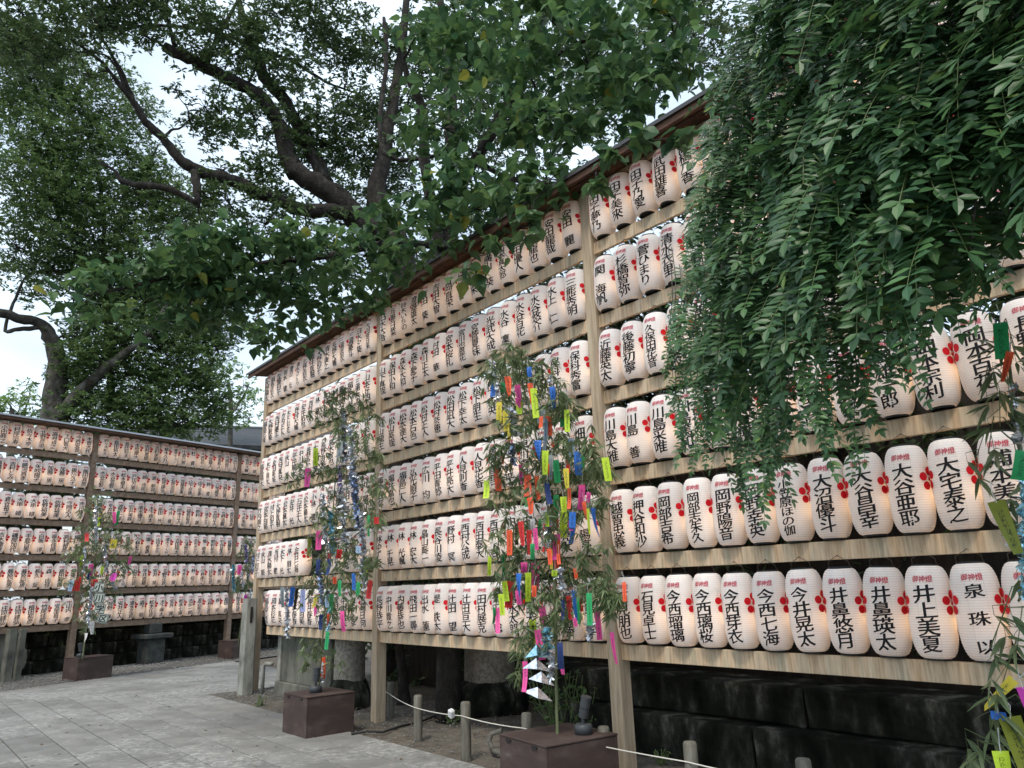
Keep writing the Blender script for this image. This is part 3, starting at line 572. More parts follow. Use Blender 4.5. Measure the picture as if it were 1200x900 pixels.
# ------------------------------------------------------------------ things round the racks
def rot_thing(name,label,cat,loc,ang,group=None): return thing(name,label,cat,loc,ang,group)
# concrete post at the near corner of the long rack, with its slot
g=on_ground(297,818); t=rot_thing('concrete_post','short square concrete post with a dark slot beside the far end of long rack','post',(g.x,g.y,-.04),W1.ang)
t.location=W1(-3.33,.17,-.04)
mb=MB(); bm=bmesh.new()
def cpost(w,h,taper):
    mb=MB(); V=[]; n=10
    for i in range(n+1):
        z=h*i/n; k=w*(1-taper*i/n)/2; c=.018
        for x,y in ((-k+c,-k),(k-c,-k),(k,-k+c),(k,k-c),(k-c,k),(-k+c,k),(-k,k-c),(-k,-k+c)): V.append((x+random.gauss(0,.0012),y+random.gauss(0,.0012),z))
    F=[(i*8+j,i*8+(j+1)%8,(i+1)*8+(j+1)%8,(i+1)*8+j) for i in range(n) for j in range(8)]+[tuple(range(n*8,n*8+8))]
    return mb.add(V,F)
cpost(.175,1.34,.06).build('shaft',MAT['concrete'],t)
MB().box((.0855,-.02,1.0),(.006,0,0),(0,.035,0),(0,0,.22)).build('slot',MAT['black'],t)
# grey posts propping the rear rack at the left
p=on_ground(6,799); t=rot_thing('concrete_post','weathered grey prop post standing under the rear rack beside a dark one','post',(p.x,p.y,-.03),W2.ang); cpost(.15,.92,.04).build('shaft',MAT['dark_concrete'],t)
p=on_ground(19,796); t=rot_thing('wooden_prop','dark leaning timber prop behind the grey post under the rear rack','prop',(p.x,p.y,-.03),W2.ang); MB().box((-.05,-.05,0),(.10,0,0),(0,.09,0),(.0,0,.9),.005).build('shaft',MAT['dark_concrete'],t)
# concrete wall panel behind the far bay, its plinth and frame
t=rot_thing('concrete_wall','dark grey concrete wall panel on a plinth beneath the far bay','wall',W1(-2.95,-.10,-.03),W1.ang)
MB().box((0,.0,0),(1.62,0,0),(0,.30,0),(0,0,.20),.01).build('plinth',MAT['dark_concrete'],t)
MB().box((.12,.05,.2),(1.48,0,0),(0,.12,0),(0,0,.60),.008).build('panel',MAT['dark_concrete'],t)
MB().box((.0,.02,.20),(.11,0,0),(0,.17,0),(0,0,.60),.006).build('pilaster',MAT['concrete'],t)
# drain pipe bent at the top
a=W1(-3.0,-.28,0); 
tag(MB().tube([W1(-3.08,.02,-.02),W1(-3.08,.02,.36),W1(-3.06,.0,.40),W1(-2.93,-.05,.40)],.028,10).build('drain_pipe',MAT['concrete'],None,True),'pale elbow drain pipe against the concrete plinth by the corner post','pipe')
# stone columns behind the rack
def column(loc,r,h,label,fl,seed):
    t=rot_thing('stone_column',label,'column',loc,0,'stone columns behind the long rack'); mb=MB(); mb.lathe([(r*1.02,.0+fl*.6),(r,.35+fl*.5),(r*.99,h*.5),(r*.97,h)],28); mb.build('shaft',MAT['granite'],t,True)
    mb=MB(); mb.lathe([(r*(1+1.1*fl),-.05),(r*(1+1.2*fl),.06),(r*(1+1.1*fl),.18*fl*2),(r*(1+.5*fl),.34*fl*2),(r*.9,.42*fl*2)],22); 
    for i in range(len(mb.v)):
        v=Vector(mb.v[i]); k=1+.16*noise.noise(v*4+Vector((seed,0,0)))+.05*noise.noise(v*13); mb.v[i]=(v.x*k,v.y*k,v.z*(1+.06*noise.noise(v*3)))
    mb.build('base_stone',MAT['mossy'],t,False)
column(at(410,770,9.95)*1-Vector((0,0,at(410,770,9.95).z)),.19,1.5,'smooth round granite column rising behind the far planter',.4,3)
column(at(574,790,9.0)*1-Vector((0,0,at(574,790,9.0).z)),.29,2.8,'thick round stone column on a rough boulder base, middle bay',.42,9)
# shed wall far back under the trees: closes the dark space behind the long rack
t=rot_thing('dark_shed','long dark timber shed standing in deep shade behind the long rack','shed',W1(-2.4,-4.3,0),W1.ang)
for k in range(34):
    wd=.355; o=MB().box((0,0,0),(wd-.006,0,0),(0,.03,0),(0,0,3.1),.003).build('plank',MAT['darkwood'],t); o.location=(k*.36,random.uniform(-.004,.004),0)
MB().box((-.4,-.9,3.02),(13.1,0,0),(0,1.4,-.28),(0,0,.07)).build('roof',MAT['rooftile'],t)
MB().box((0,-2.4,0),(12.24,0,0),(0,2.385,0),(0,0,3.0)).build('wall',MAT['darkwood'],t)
# building with a dark roof beyond the gap
c=at(275,520,30); t=rot_thing('shrine_building','dark roofed building just showing beyond the corner of the racks','building',(c.x,c.y,0),R(20))
MB().box((-3.5,-2,0),(9,0,0),(0,5,0),(0,0,c.z-.6)).build('wall',MAT['darkwood'],t)
mb=MB(); mb.add([(-4.6,-3,c.z-.75),(6,-3,c.z-.75),(6,4,c.z-.75),(-4.6,4,c.z-.75),(-2.6,.5,c.z+.75),(5,.5,c.z+.75),(-4.6,-3,c.z-.6),(6,-3,c.z-.6),(6,4,c.z-.6),(-4.6,4,c.z-.6)],[(3,2,1,0),(6,7,5,4),(7,8,5),(8,9,4,5),(9,6,4),(0,1,7,6),(1,2,8,7),(2,3,9,8),(3,0,6,9)]); mb.build('roof',MAT['rooftile'],t)
mb=MB(); mb.tube([(-4.6,-3.0,c.z-.56),(-2.6,.5,c.z+.80)],.05,6); mb.build('ridge',MAT['palemetal'],t); mb=MB(); mb.tube([(-2.6,.5,c.z+.80),(5,.5,c.z+.80)],.06,6); mb.build('ridge',MAT['palemetal'],t)
# stone retaining walls: every block its own piece
def block_mesh(l,d,h,seed,rough=.03):
    bm=bmesh.new(); bmesh.ops.create_cube(bm,size=1); bmesh.ops.scale(bm,vec=(l,d,h),verts=bm.verts); bmesh.ops.bevel(bm,geom=list(bm.edges),offset=.012,segments=1,affect='EDGES')
    bmesh.ops.subdivide_edges(bm,edges=[e for e in bm.edges if e.calc_length()>.12],cuts=5,use_grid_fill=True)
    for v in bm.verts: v.co+=Vector((noise.noise(v.co*5+Vector((seed,0,0))),noise.noise(v.co*5+Vector((0,seed,0))),noise.noise(v.co*5+Vector((0,0,seed)))))*rough+Vector((0,noise.noise(v.co*17+Vector((seed,3,0))),0))*.014
    me=bpy.data.meshes.new('stone_block'); bm.to_mesh(me); bm.free(); return me
def wall_of_blocks(W,name,label,u0,u1,courses):
    t=rot_thing(name,label,'wall',W(u0,courses[0][0],0),W.ang)
    sg=1 if W.d.cross(W.n).z>0 else -1
    for ci,(v,z0,h,ln) in enumerate(courses):
        u=u0-(ci%2)*ln*.4
        while u<u1:
            l=ln*random.uniform(.75,1.2); o=link('stone_block',block_mesh(l-.014,.5,h-.010,random.random()*50,.014),MAT['mossy'],t)
            o.location=(u-u0+l/2,sg*(v-courses[0][0]-.25),z0+h/2); u+=l
    return t
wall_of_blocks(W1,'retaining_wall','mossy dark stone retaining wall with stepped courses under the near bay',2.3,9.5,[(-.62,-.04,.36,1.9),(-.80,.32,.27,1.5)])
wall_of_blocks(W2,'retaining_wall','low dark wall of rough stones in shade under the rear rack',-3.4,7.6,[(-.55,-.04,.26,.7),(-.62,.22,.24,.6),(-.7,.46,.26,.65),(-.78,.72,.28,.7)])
# boulders under the rear rack
for px,py,s,lb in ((33,792,.34,'pale squat boulder under the rear rack between prop and planter'),(52,791,.30,'upright light boulder nearer the planter under the rear rack')):
    p=on_ground(px,py+6); bm=bmesh.new(); bmesh.ops.create_icosphere(bm,subdivisions=3,radius=s*.75)
    for v in bm.verts: v.co=v.co*(1+.55*noise.noise(v.co*4+Vector((px,0,0)))+.16*noise.noise(v.co*11)); v.co.z*=1.6; v.co.x*=.85; v.co.y*=.7
    me=bpy.data.meshes.new('boulder'); bm.to_mesh(me); bm.free(); o=link('boulder',me,MAT['dark_concrete'],None,W2(W2.d.dot(p-W2.p),-.25,.36)); tag(o,lb,'boulder')
# small stone lantern base showing left of the second rear bay
p=W2(1.75,-.05,0); t=rot_thing('stone_lantern_base','small grey carved stone base in shade behind the rear rack','stone base',p,W2.ang)
MB().box((-.2,-.2,0),(.4,0,0),(0,.4,0),(0,0,.5),.02).build('pedestal',MAT['dim'],t); MB().box((-.32,-.3,.5),(.64,0,0),(0,.6,0),(0,0,.1),.02).build('slab_top',MAT['dim'],t); MB().box((-.14,-.14,.6),(.28,0,0),(0,.28,0),(0,0,.22),.02).build('block',MAT['dim'],t)
# planters with spotlights
def planter(loc,ang,l,w,h,label,lamp_xy,lamp_lean,seed,lamplabel):
    t=rot_thing('planter_box',label,'planter',loc,ang,'brown planter boxes holding bamboo')
    tk=.02
    MB().box((-l/2,-w/2,0),(l,0,0),(0,tk,0),(0,0,h),.003).build('side_panel',MAT['planter'],t)
    MB().box((-l/2,w/2-tk,0),(l,0,0),(0,tk,0),(0,0,h),.003).build('side_panel',MAT['planter'],t)
    MB().box((-l/2,-w/2+tk+.001,0),(tk,0,0),(0,w-2*tk-.002,0),(0,0,h-.003),.003).build('end_panel',MAT['planter'],t)
    MB().box((l/2-tk,-w/2+tk+.001,0),(tk,0,0),(0,w-2*tk-.002,0),(0,0,h-.003),.003).build('end_panel',MAT['planter'],t)
    MB().box((-l/2-.004,-w/2-.004,h+.001),(l+.008,0,0),(0,w+.008,0),(0,0,.012),.003).build('lid',MAT['planter'],t)
    for sx in (-.28,.28): MB().box((l*sx-.03,-w/2-.010,h-.02),(.06,0,0),(0,.008,0),(0,0,.012)).build('handle_slot',MAT['black'],t)
    q=t.matrix_basis @ Vector((lamp_xy[0],lamp_xy[1],h+.0135)); M_=Matrix.Rotation(ang,3,'Z'); q=Vector(loc)+M_@Vector((lamp_xy[0],lamp_xy[1],h+.0135))
    s=rot_thing('spotlight',lamplabel,'spotlight',q,ang,'spotlights standing on the planters')
    MB().lathe([(.001,0),(.062,0),(.062,.055),(.05,.066),(.001,.066)],18).build('base',MAT['lamp'],s,True)
    d=Vector(lamp_lean).normalized(); c=Vector((0,0,.075)); MB().tube([(0,0,.06),c+Vector((0,0,.03))],.012,8).build('bracket',MAT['lamp'],s)
    e=c+Vector((0,0,.03)); mb=MB(); mb.tube([e,e+d*.06,e+d*.061,e+d*.066,e+d*.067,e+d*.125,e+d*.126,e+d*.14],[.032,.034,.029,.029,.035,.035,.038,.038],16); mb.build('head',MAT['lamp'],s)
    return t
planter(W1(.20,.75,-.01),W1.ang,.55,.52,.37,'brown box planter beside the second rack post with a bamboo in it',(.02,-.05),(.1,.0,1),1,'black spotlight on the brown planter by the second rack post')
planter(W1(3.66,.65,-.01),W1.ang-R(7),.56,.60,.37,'scuffed brown box planter in front of the tall front post',(.14,.12),(.25,.1,1),2,'grey spotlight tilted back on the planter before the tall post')
planter(Vector((-7.80,13.95,-.01)),W2.ang,.62,.50,.37,'brown box planter before the rear rack with decorated bamboo',(-.22,-.12),(-.2,0,1),3,'small black spotlight on the rear rack planter')
q=on_ground(277,770); planter(Vector((q.x,q.y,-.01)),W2.ang,.62,.50,.37,'dark planter box half hidden behind the short concrete post',(.1,0),(0,.2,1),4,'little spotlight on the planter by the concrete post')
# stakes and rope
stk=[]
for px,py,h,lb in ((458,800,.34,'thin dark stake just past the second rack post'),(490,815,.38,'round weathered stake in the dirt, second along the rope'),(545.5,823,.43,'round stake carrying a small white junction box'),(617,836,.40,'stake top rising behind the big scuffed planter'),(707,852,.40,'stake peeking between the scuffed planter and tall post'),(808,870,.42,'round topped stake in front of the mossy stone wall'),(941,890,.42,'stake at the photo bottom under the near bay')):
    p=on_ground(px,py,h); t=rot_thing('wooden_stake',lb,'stake',(p.x,p.y,-.06),0,'stakes of the rope fence'); r=.042
    mb=MB(); mb.lathe([(r*.98,0),(r,h*.3),(r*1.01,h*.7),(r,h+.05),(r*.82,h+.065),(.001,h+.068)],12)
    for i in range(len(mb.v)):
        v=Vector(mb.v[i]); k=1+.08*noise.noise(v*9+Vector((px,0,0))); mb.v[i]=(v.x*k,v.y*k,v.z)
    mb.build('shaft',MAT['stake'],t,True); stk.append(Vector((p.x,p.y,h-.10)))
    if px==545.5:
        b=MB().box((-.045,-.04,0),(.05,0,0),(0,.045,0),(0,0,.07),.008).build('junction_box',STRIP['white'],None); b.location=(p.x-.09,p.y-.05,h-.11); b.rotation_euler=(R(12),R(18),W1.ang); tag(b,'small white junction box tied on a stake of the rope fence','junction box')
pts=[stk[0]-(stk[1]-stk[0])*.8]
order=[0,1,2,3,5,6]
pl=[stk[i] for i in order]; pts=[]
for a,b in zip([pl[0]+(pl[0]-pl[1])*.5]+pl,pl+[pl[-1]+(pl[-1]-pl[-2])]):
    for k in range(6):
        s=k/6; p=a.lerp(b,s); p.z-=.012*4*s*(1-s); pts.append(p+W1.n*.043)
tag(MB().tube(pts,.0042,6).build('rope',MAT['rope'],None,True),'thin white rope strung low from stake to stake','rope')
pts=[on_ground(x,y,.012) for x,y in ((412,860),(430,857),(448,858),(470,851),(492,846),(512,838),(530,822),(545,812))]
tag(MB().tube(pts,.012,6).build('garden_hose',MAT['hose'],None,True),'black hose lying curved on the dirt beside the second post','hose')
pts=[on_ground(x,y,.02) for x,y in ((573,862),(574,872),(580,881),(588,884))]+[on_ground(592,862,.12)]
tag(MB().tube([on_ground(590,884,.02),on_ground(578,880,.03),on_ground(573,868,.05),on_ground(576,860,.10),on_ground(588,856,.13)],.022,8).build('bent_root',MAT['palebark'],None,True),'pale curved root arching out of the dirt left of the planter','root')
# ------------------------------------------------------------------ leaves and branches
def leaf_template(kind):
    if kind=='broad':     # broad ovate leaf, folded on the midrib, tip drooping
        V=[(0,0,0),(.28,0,-.03),(.65,0,-.09),(1.05,0,-.26),(.10,.28,.05),(.38,.40,.06),(.76,.19,-.05),(.10,-.28,.03),(.38,-.40,.04),(.76,-.19,-.09)]
        F=[(0,1,4),(1,5,4),(1,2,5),(2,6,5),(2,3,6),(0,7,1),(1,7,8),(1,8,2),(2,8,9),(2,9,3)]
    elif kind=='small':
        V=[(0,0,0),(.55,.19,.04),(1,0,-.06),(.55,-.19,.04)]; F=[(0,2,1),(0,3,2)]
    elif kind=='bamboo':
        V=[(0,0,0),(.3,.075,.01),(.3,-.075,.01),(.65,.055,-.03),(.65,-.055,-.03),(1,0,-.13)]; F=[(0,2,1),(1,2,4),(1,4,3),(3,4,5)]
    else:                  # wisteria leaflet
        V=[(0,0,0),(.28,.19,.03),(.62,.19,.01),(1,0,-.08),(.62,-.19,.01),(.28,-.19,.03),(.45,0,-.02)]; F=[(0,6,1),(1,6,2),(2,6,3),(3,6,4),(4,6,5),(5,6,0)]
    return np.array(V,dtype=float),np.array(F,dtype=np.int32)
TPL={k:leaf_template(k) for k in ('broad','small','bamboo','leaflet')}
def place(tpl,P,D,Nn,S):
    """instances of a template: P positions, D leaf direction, Nn approx normal, S sizes"""
    V,F=tpl; D=D/np.linalg.norm(D,axis=1,keepdims=True); Y=np.cross(Nn,D); Y/=np.linalg.norm(Y,axis=1,keepdims=True)+1e-9; Z=np.cross(D,Y)
    W=P[:,None,:]+S[:,None,None]*(V[None,:,0,None]*D[:,None,:]+V[None,:,1,None]*Y[:,None,:]+V[None,:,2,None]*Z[:,None,:])
    n=len(P); FF=(F[None]+len(V)*np.arange(n)[:,None,None]).reshape(-1,3); return W.reshape(-1,3),FF
def rdir(n,zb=0.0,zs=.5):
    a=rng.uniform(0,2*np.pi,n); z=rng.normal(zb,zs,n); return np.stack([np.cos(a),np.sin(a),z],1)
def clumps(centres,radii,per,sub=9,sub_r=.34,flat_=.6,zb=-.25):
    """positions gathered in sub clumps inside each blob; per = leaves per blob"""
    P=[];T=[]
    for c,r,m in zip(centres,radii,per):
        k=max(3,int(sub)); d=rng.normal(0,1,(k,3)); d/=np.linalg.norm(d,axis=1,keepdims=True); rr=r*rng.uniform(.25,1,k)**.6
        sc=np.array(c)+d*rr[:,None]*np.array([1,1,.85]); T+= [(np.array(c),q) for q in sc]
        idx=rng.integers(0,k,int(m)); P.append(sc[idx]+rng.normal(0,1,(int(m),3))*np.array([1,1,flat_])*r*sub_r)
    return np.concatenate(P),T
def tubes_mesh(name,segs,n=5):
    mb=MB()
    for pts,rad in segs: mb.tube(pts,rad,n)
    return mb.mesh(name,True)
def wob(a,b,k,amp,sag=0.0):
    a,b=Vector(a),Vector(b); o=[]; L=(b-a).length
    s1,s2=random.random()*50,random.random()*50
    for i in range(k+1):
        t=i/k; p=a.lerp(b,t); e=math.sin(math.pi*t); 
        p+=Vector((noise.noise(Vector((t*2.2,s1,0))),noise.noise(Vector((t*2.2,s2,3))),noise.noise(Vector((t*2.2,s1,7)))))*amp*L*e*1.6; p.z-=sag*L*e; o.append(p)
    return o
def smooth_path(pts,k=4):
    """Catmull-Rom through pts (Vector, radius)"""
    P=[p for p,_ in pts]; Rr=[r for _,r in pts]; o=[];ro=[]
    for i in range(len(P)-1):
        p0=P[max(i-1,0)];p1=P[i];p2=P[i+1];p3=P[min(i+2,len(P)-1)]
        for j in range(k):
            t=j/k; o.append(.5*((2*p1)+(p2-p0)*t+(2*p0-5*p1+4*p2-p3)*t*t+(3*p1-p0-3*p2+p3)*t**3)+Vector((random.gauss(0,1),random.gauss(0,1),random.gauss(0,1)))*Rr[i]*.09); ro.append((Rr[i]*(1-t)+Rr[i+1]*t)*random.uniform(.93,1.09))
    o.append(P[-1]); ro.append(Rr[-1]); return o,ro
def tree(name,label,limbs,blobs,leafk,size,mat,bark,cov=1.6,sub=9,twig_r=.012,group=None,extra_parts=None,base=None,zb=-.25,nz=.7,ndown=.0,keep=0):
    """limbs: lists of (Vector,radius); first one is the trunk. blobs: (Vector,radius[,density])"""
    b0=limbs[0][0][0]; t=thing(name,label,'tree',b0,0,group)
    limbs=[[(p-b0,r) for p,r in l] for l in limbs]; blobs=[(b[0]-b0,b[1],(b[2] if len(b)>2 else 1)) for b in blobs]
    allp=[]
    for i,l in enumerate(limbs):
        o,ro=smooth_path(l); ro=[q*.84 for q in ro]; allp+=list(zip(o,ro)); mb=MB().tube(o,ro,12 if i==0 else 9)
        for j in range(len(mb.v)):
            v=Vector(mb.v[j]); mb.v[j]=tuple(v+Vector((noise.noise(v*6),noise.noise(v*6+Vector((9,0,0))),0))*.02)
        mb.build('trunk' if i==0 else 'limb',bark,t,True)
    la=np.array([p[:] for p,_ in allp]); segs=[]
    C=[np.array(b[0][:]) for b in blobs]; Rr=[b[1] for b in blobs]
    ar=leafA_=size*size*.25; per=[max(20,cov*b[2]*math.pi*b[1]**2/(size*size*.22)) for b in blobs]
    P,T=clumps(C,Rr,per,sub)
    nodes=list(la); nodr=[r for _,r in allp]
    for c,r in sorted(zip(C,Rr),key=lambda q:min(np.linalg.norm(la-q[0],axis=1))):
        A=np.array(nodes); d=np.linalg.norm(A-c,axis=1); k=int(np.argmin(d)); 
        w=wob(A[k],c,7,.10,-.05); r0=max(twig_r,min(nodr[k]*.6,twig_r*1.6+d[k]*.012)); rad=[r0*(1-.6*i/7) for i in range(8)]; segs.append((w,rad)); nodes+= [np.array(q[:]) for q in w[2:]]; nodr+= rad[2:]
    for a,b in T: segs.append((wob(a,b,3,.12),[twig_r*.55,twig_r*.45,twig_r*.35,twig_r*.2]))
    o=link('twigs',tubes_mesh('twigs',segs,5),bark,t); o['kind']='stuff'
    n=len(P)
    if leafk=='small':       # leaves in rosettes at the twig ends
        k=max(1,n//9); Q=P[rng.permutation(n)[:k]]; P=np.repeat(Q,9,axis=0)+rng.normal(0,size*.16,(k*9,3)); n=len(P)
    D=rdir(n,zb,.45); Nn=rng.normal(0,nz*.7,(n,3))+np.array([0,0,1.0]); S=size*rng.uniform(.65,1.2,n)
    if keep:
        # the leaves that show largest are parts of their own
        cp=np.array([0,0,CAM_H])-np.array(b0[:]); dist=np.linalg.norm(P-cp,axis=1)/S; q=np.argsort(dist); 
        me=npmesh('leaf',TPL[leafk][0],TPL[leafk][1]); me.materials.append(mat); big=q[:keep]
        for i in big:
            d=Vector(D[i]).normalized(); y=Vector(Nn[i]).cross(d).normalized(); z=d.cross(y); m=Matrix((d,y,z)).transposed().to_4x4(); lf=link('leaf',me,None,t); lf.matrix_basis=Matrix.Translation(Vector(P[i]))@m@Matrix.Scale(float(S[i]),4)
        r=q[keep:]; P,D,Nn,S=P[r],D[r],Nn[r],S[r]
    V,F=place(TPL[leafk],P,D,Nn,S); o=link('foliage',npmesh('foliage',V,F),mat,t); o['kind']='stuff'
    return t
def B(px,py,dist,rpx,den=1): p=at(px,py,dist); d=(p-Vector((0,0,CAM_H))).length; return (p,rpx/FPX*d*.92,den)
def Lm(*a): return [(at(x,y,d),r) for x,y,d,r in a]
def foot(p,r=0.2): return (Vector((p.x,p.y,-.1)),r)
# --- old evergreen leaning over from behind the long rack
tb=at(470,600,12.6); 
tree('evergreen_tree','huge dark evergreen with crooked black limbs reaching left above the racks',
 [[foot(tb,.42),(at(476,480,12.6),.36),(at(474,370,12.5),.33),(at(462,275,12.4),.30),(at(440,235,12.3),.22),(at(455,150,12.3),.14),(at(470,60,12.4),.10),(at(480,-40,12.5),.06)],
  Lm((460,275,12.4,.26),(415,258,12.3,.22),(400,247,12.2,.17),(357,247,12.1,.145),(300,223,12,.135),(267,210,11.9,.13),(233,200,11.8,.12),(207,183,11.8,.10),(190,160,11.8,.085),(170,143,11.8,.075),(157,120,11.8,.065),(133,90,11.8,.04),(113,67,11.9,.032),(85,48,12,.02)),
  Lm((157,120,11.8,.05),(140,80,11.8,.035),(120,45,11.8,.03),(105,10,11.8,.022)),
  Lm((228,200,11.8,.09),(231,225,11.7,.075),(232,243,11.7,.03)),
  Lm((231,238,11.7,.06),(200,222,11.7,.06),(165,217,11.7,.065),(143,212,11.8,.05),(135,200,11.9,.03),(115,190,12,.02)),
  Lm((420,258,12.3,.24),(390,228,12.2,.23),(350,205,12.2,.22),(338,185,12.2,.19),(325,140,12.1,.15),(305,113,12.1,.14),(270,95,12,.13),(240,78,12,.12),(215,65,11.9,.11),(192,55,11.9,.10)),
  Lm((382,215,12.3,.16),(360,170,12.4,.14),(335,120,12.5,.13),(310,90,12.5,.12),(298,55,12.6,.11),(285,20,12.6,.08),(275,-20,12.6,.05)),
  Lm((240,78,12,.07),(250,55,12,.05),(265,25,12,.045),(280,0,12,.03)),
  Lm((205,58,11.9,.05),(200,35,11.9,.04),(188,0,11.9,.03)),
  Lm((300,55,12.5,.05),(240,35,12.3,.04),(170,30,12.2,.03),(120,40,12.1,.015)),
  Lm((150,110,11.8,.03),(130,70,11.8,.02),(110,62,11.9,.015),(60,60,12,.01)),
  Lm((300,60,12.6,.05),(340,70,12.5,.04),(380,95,12.5,.03),(420,110,12.5,.02))],
 [B(*a) for a in [(25,15,11.5,45),(75,22,11.5,40),(130,12,11.6,34),(190,14,11.7,36),(250,22,11.8,36),(310,15,12,36),(365,12,12,34),(118,34,11.6,20,.6),(170,42,11.6,20,.6),(225,55,11.7,24,.7),(262,62,11.8,28),(300,75,12,30),(345,70,12,34),(395,60,12.2,26,.8),(240,125,11.9,20,.8),(222,140,11.8,14,.6),(262,150,12,26),(300,140,12.1,28),(350,130,12.2,38),(405,120,12.4,36),(380,170,12.4,40),(430,170,12.6,40),(260,200,12,22),(300,185,12.1,28),(320,225,12.1,28),(270,240,11.9,28),(310,265,12,34),(360,270,12.2,36),(400,300,12.4,36),(350,305,12.2,30),(440,320,12.6,30),(238,268,11.9,18,.8),(255,105,11.9,14,.6),(205,105,11.8,10,.5),(190,165,11.8,10,.5),(480,100,13,50),(480,200,13,45),(530,50,13,55),(600,80,13,60),(680,60,13,60),(760,40,13,60),(560,150,13,55),(640,150,13,50),(600,220,13,50),(540,260,13,45),(490,300,13,40),(700,130,13,45),(420,20,12.5,20,.5),(830,40,13,50),(20,55,11.6,36),(55,70,11.6,22,.7),(150,8,11.8,34),(290,45,12,28),(380,30,12.2,34),(440,50,12.4,30),(410,75,12.5,26),(455,130,12.8,34),(440,215,12.6,28),(390,235,12.6,30),(345,165,12.4,30),(290,130,12.2,22),(240,150,12,18,.8),(250,235,12,22),(330,330,12.4,30),(380,340,12.4,34),(270,300,12,26,.8),(430,260,12.8,36),(400,190,12.8,34),(105,88,11.8,14,.6)]],
 'small',.105,MAT['leafB'],MAT['bark'],cov=3.0,sub=15,twig_r=.013,zb=-.1,nz=.9)
# --- far tree behind the rear rack, pale forked trunk
MAT['darkpale']=surf('dark_lichen_bark',[(.3,(.025,.022,.018)),(.5,(.06,.056,.048)),(.7,(.13,.13,.115))],scale=5,bump=.8,bdist=.03,rough=.95,detail=9)
tree('far_tree','light green tree with forked lichen grey trunk beyond the rear rack',
 [[foot(at(60,620,20),.4),(at(58,520,20),.34),(at(66,470,20),.31),(at(68,430,20),.26),(at(63,400,20),.2),(at(48,380,20),.15),(at(20,372,19.8),.13),(at(-20,362,19.6),.11)],
  Lm((62,505,19.9,.2),(85,470,19.6,.18),(115,440,19.3,.15),(145,415,19,.11),(175,390,19,.08),(200,350,19,.06)),
  Lm((44,384,20,.07),(22,386,20,.06),(6,388,20,.05),(10,370,20,.04),(18,350,20,.04),(32,322,20,.035),(60,318,20,.04),(85,320,20,.05),(105,325,20,.06),(120,340,20,.07),(128,420,20,.10),(130,480,20,.12)),
  Lm((60,318,20,.04),(66,300,20,.035),(60,270,20,.03)),
  Lm((120,340,20,.08),(122,280,20,.07),(118,220,20,.05),(100,150,20,.03)),
  Lm((122,300,20,.06),(160,230,20,.045),(185,170,20,.03))],
 [B(*a) for a in [(25,100,20,40),(75,120,20,42),(125,140,20,34,.9),(25,165,20,48),(90,175,20,46),(150,180,20,34,.9),(30,230,20,52),(100,235,20,50),(165,235,20,40),(205,235,20,26,.8),(20,290,20,42),(85,290,20,44),(150,285,20,44),(210,285,20,36),(50,318,20,24,.7),(120,330,20,34),(175,330,20,40),(230,330,20,40),(90,395,20,22,.8),(130,390,20,34),(185,385,20,40),(240,380,20,38),(110,440,20,36),(160,440,20,40),(215,430,20,40),(255,410,20,24),(95,475,20,32),(150,480,20,40),(210,475,20,40),(255,470,20,30),(75,440,20,16,.6),(60,60,20,36),(15,60,20,36),(130,95,20,24,.8),(165,130,20,24,.7),(185,215,20,30),(225,255,20,30),(245,310,20,34),(60,210,20,44),(125,290,20,40),(40,345,20,18,.6),(275,345,20,30),(140,395,19.5,36),(190,410,19.5,36),(110,415,19.5,28),(235,440,19.5,30),(170,460,19.5,36),(120,485,19.5,34),(200,500,19.5,36),(245,490,19.5,26),(90,440,20.5,22),(285,385,20,18,.7),(100,355,20,34),(150,350,20,40),(210,360,20,40)]],
 'small',.115,MAT['leafC'],MAT['darkpale'],cov=3.8,sub=20,twig_r=.02,zb=0,nz=1.0)
tree('young_tree','small bright green tree beyond the gap between the two racks',[[foot(at(270,600,27),.14),(at(270,500,27),.10),(at(268,450,27),.06)],Lm((268,490,27,.07),(285,465,27,.04),(292,450,27,.02))],
 [B(*a) for a in [(262,440,27,26),(285,452,27,18),(275,480,27,26),(250,470,27,22),(292,490,27,12)]],'small',.15,MAT['leafD'],MAT['palebark'],cov=1.5,sub=10,twig_r=.02)
tree('bush_tree','bright bushy treetop at the left edge above the rear rack roof',[[foot(at(12,640,26),.15),(at(12,540,26),.12),(at(14,480,26),.07)],Lm((12,520,26,.08),(30,480,26,.05))],
 [B(*a) for a in [(8,470,26,22),(35,465,26,18),(20,485,26,24),(50,478,26,16)]],'small',.15,MAT['leafD'],MAT['palebark'],cov=1.5,sub=10,twig_r=.02)
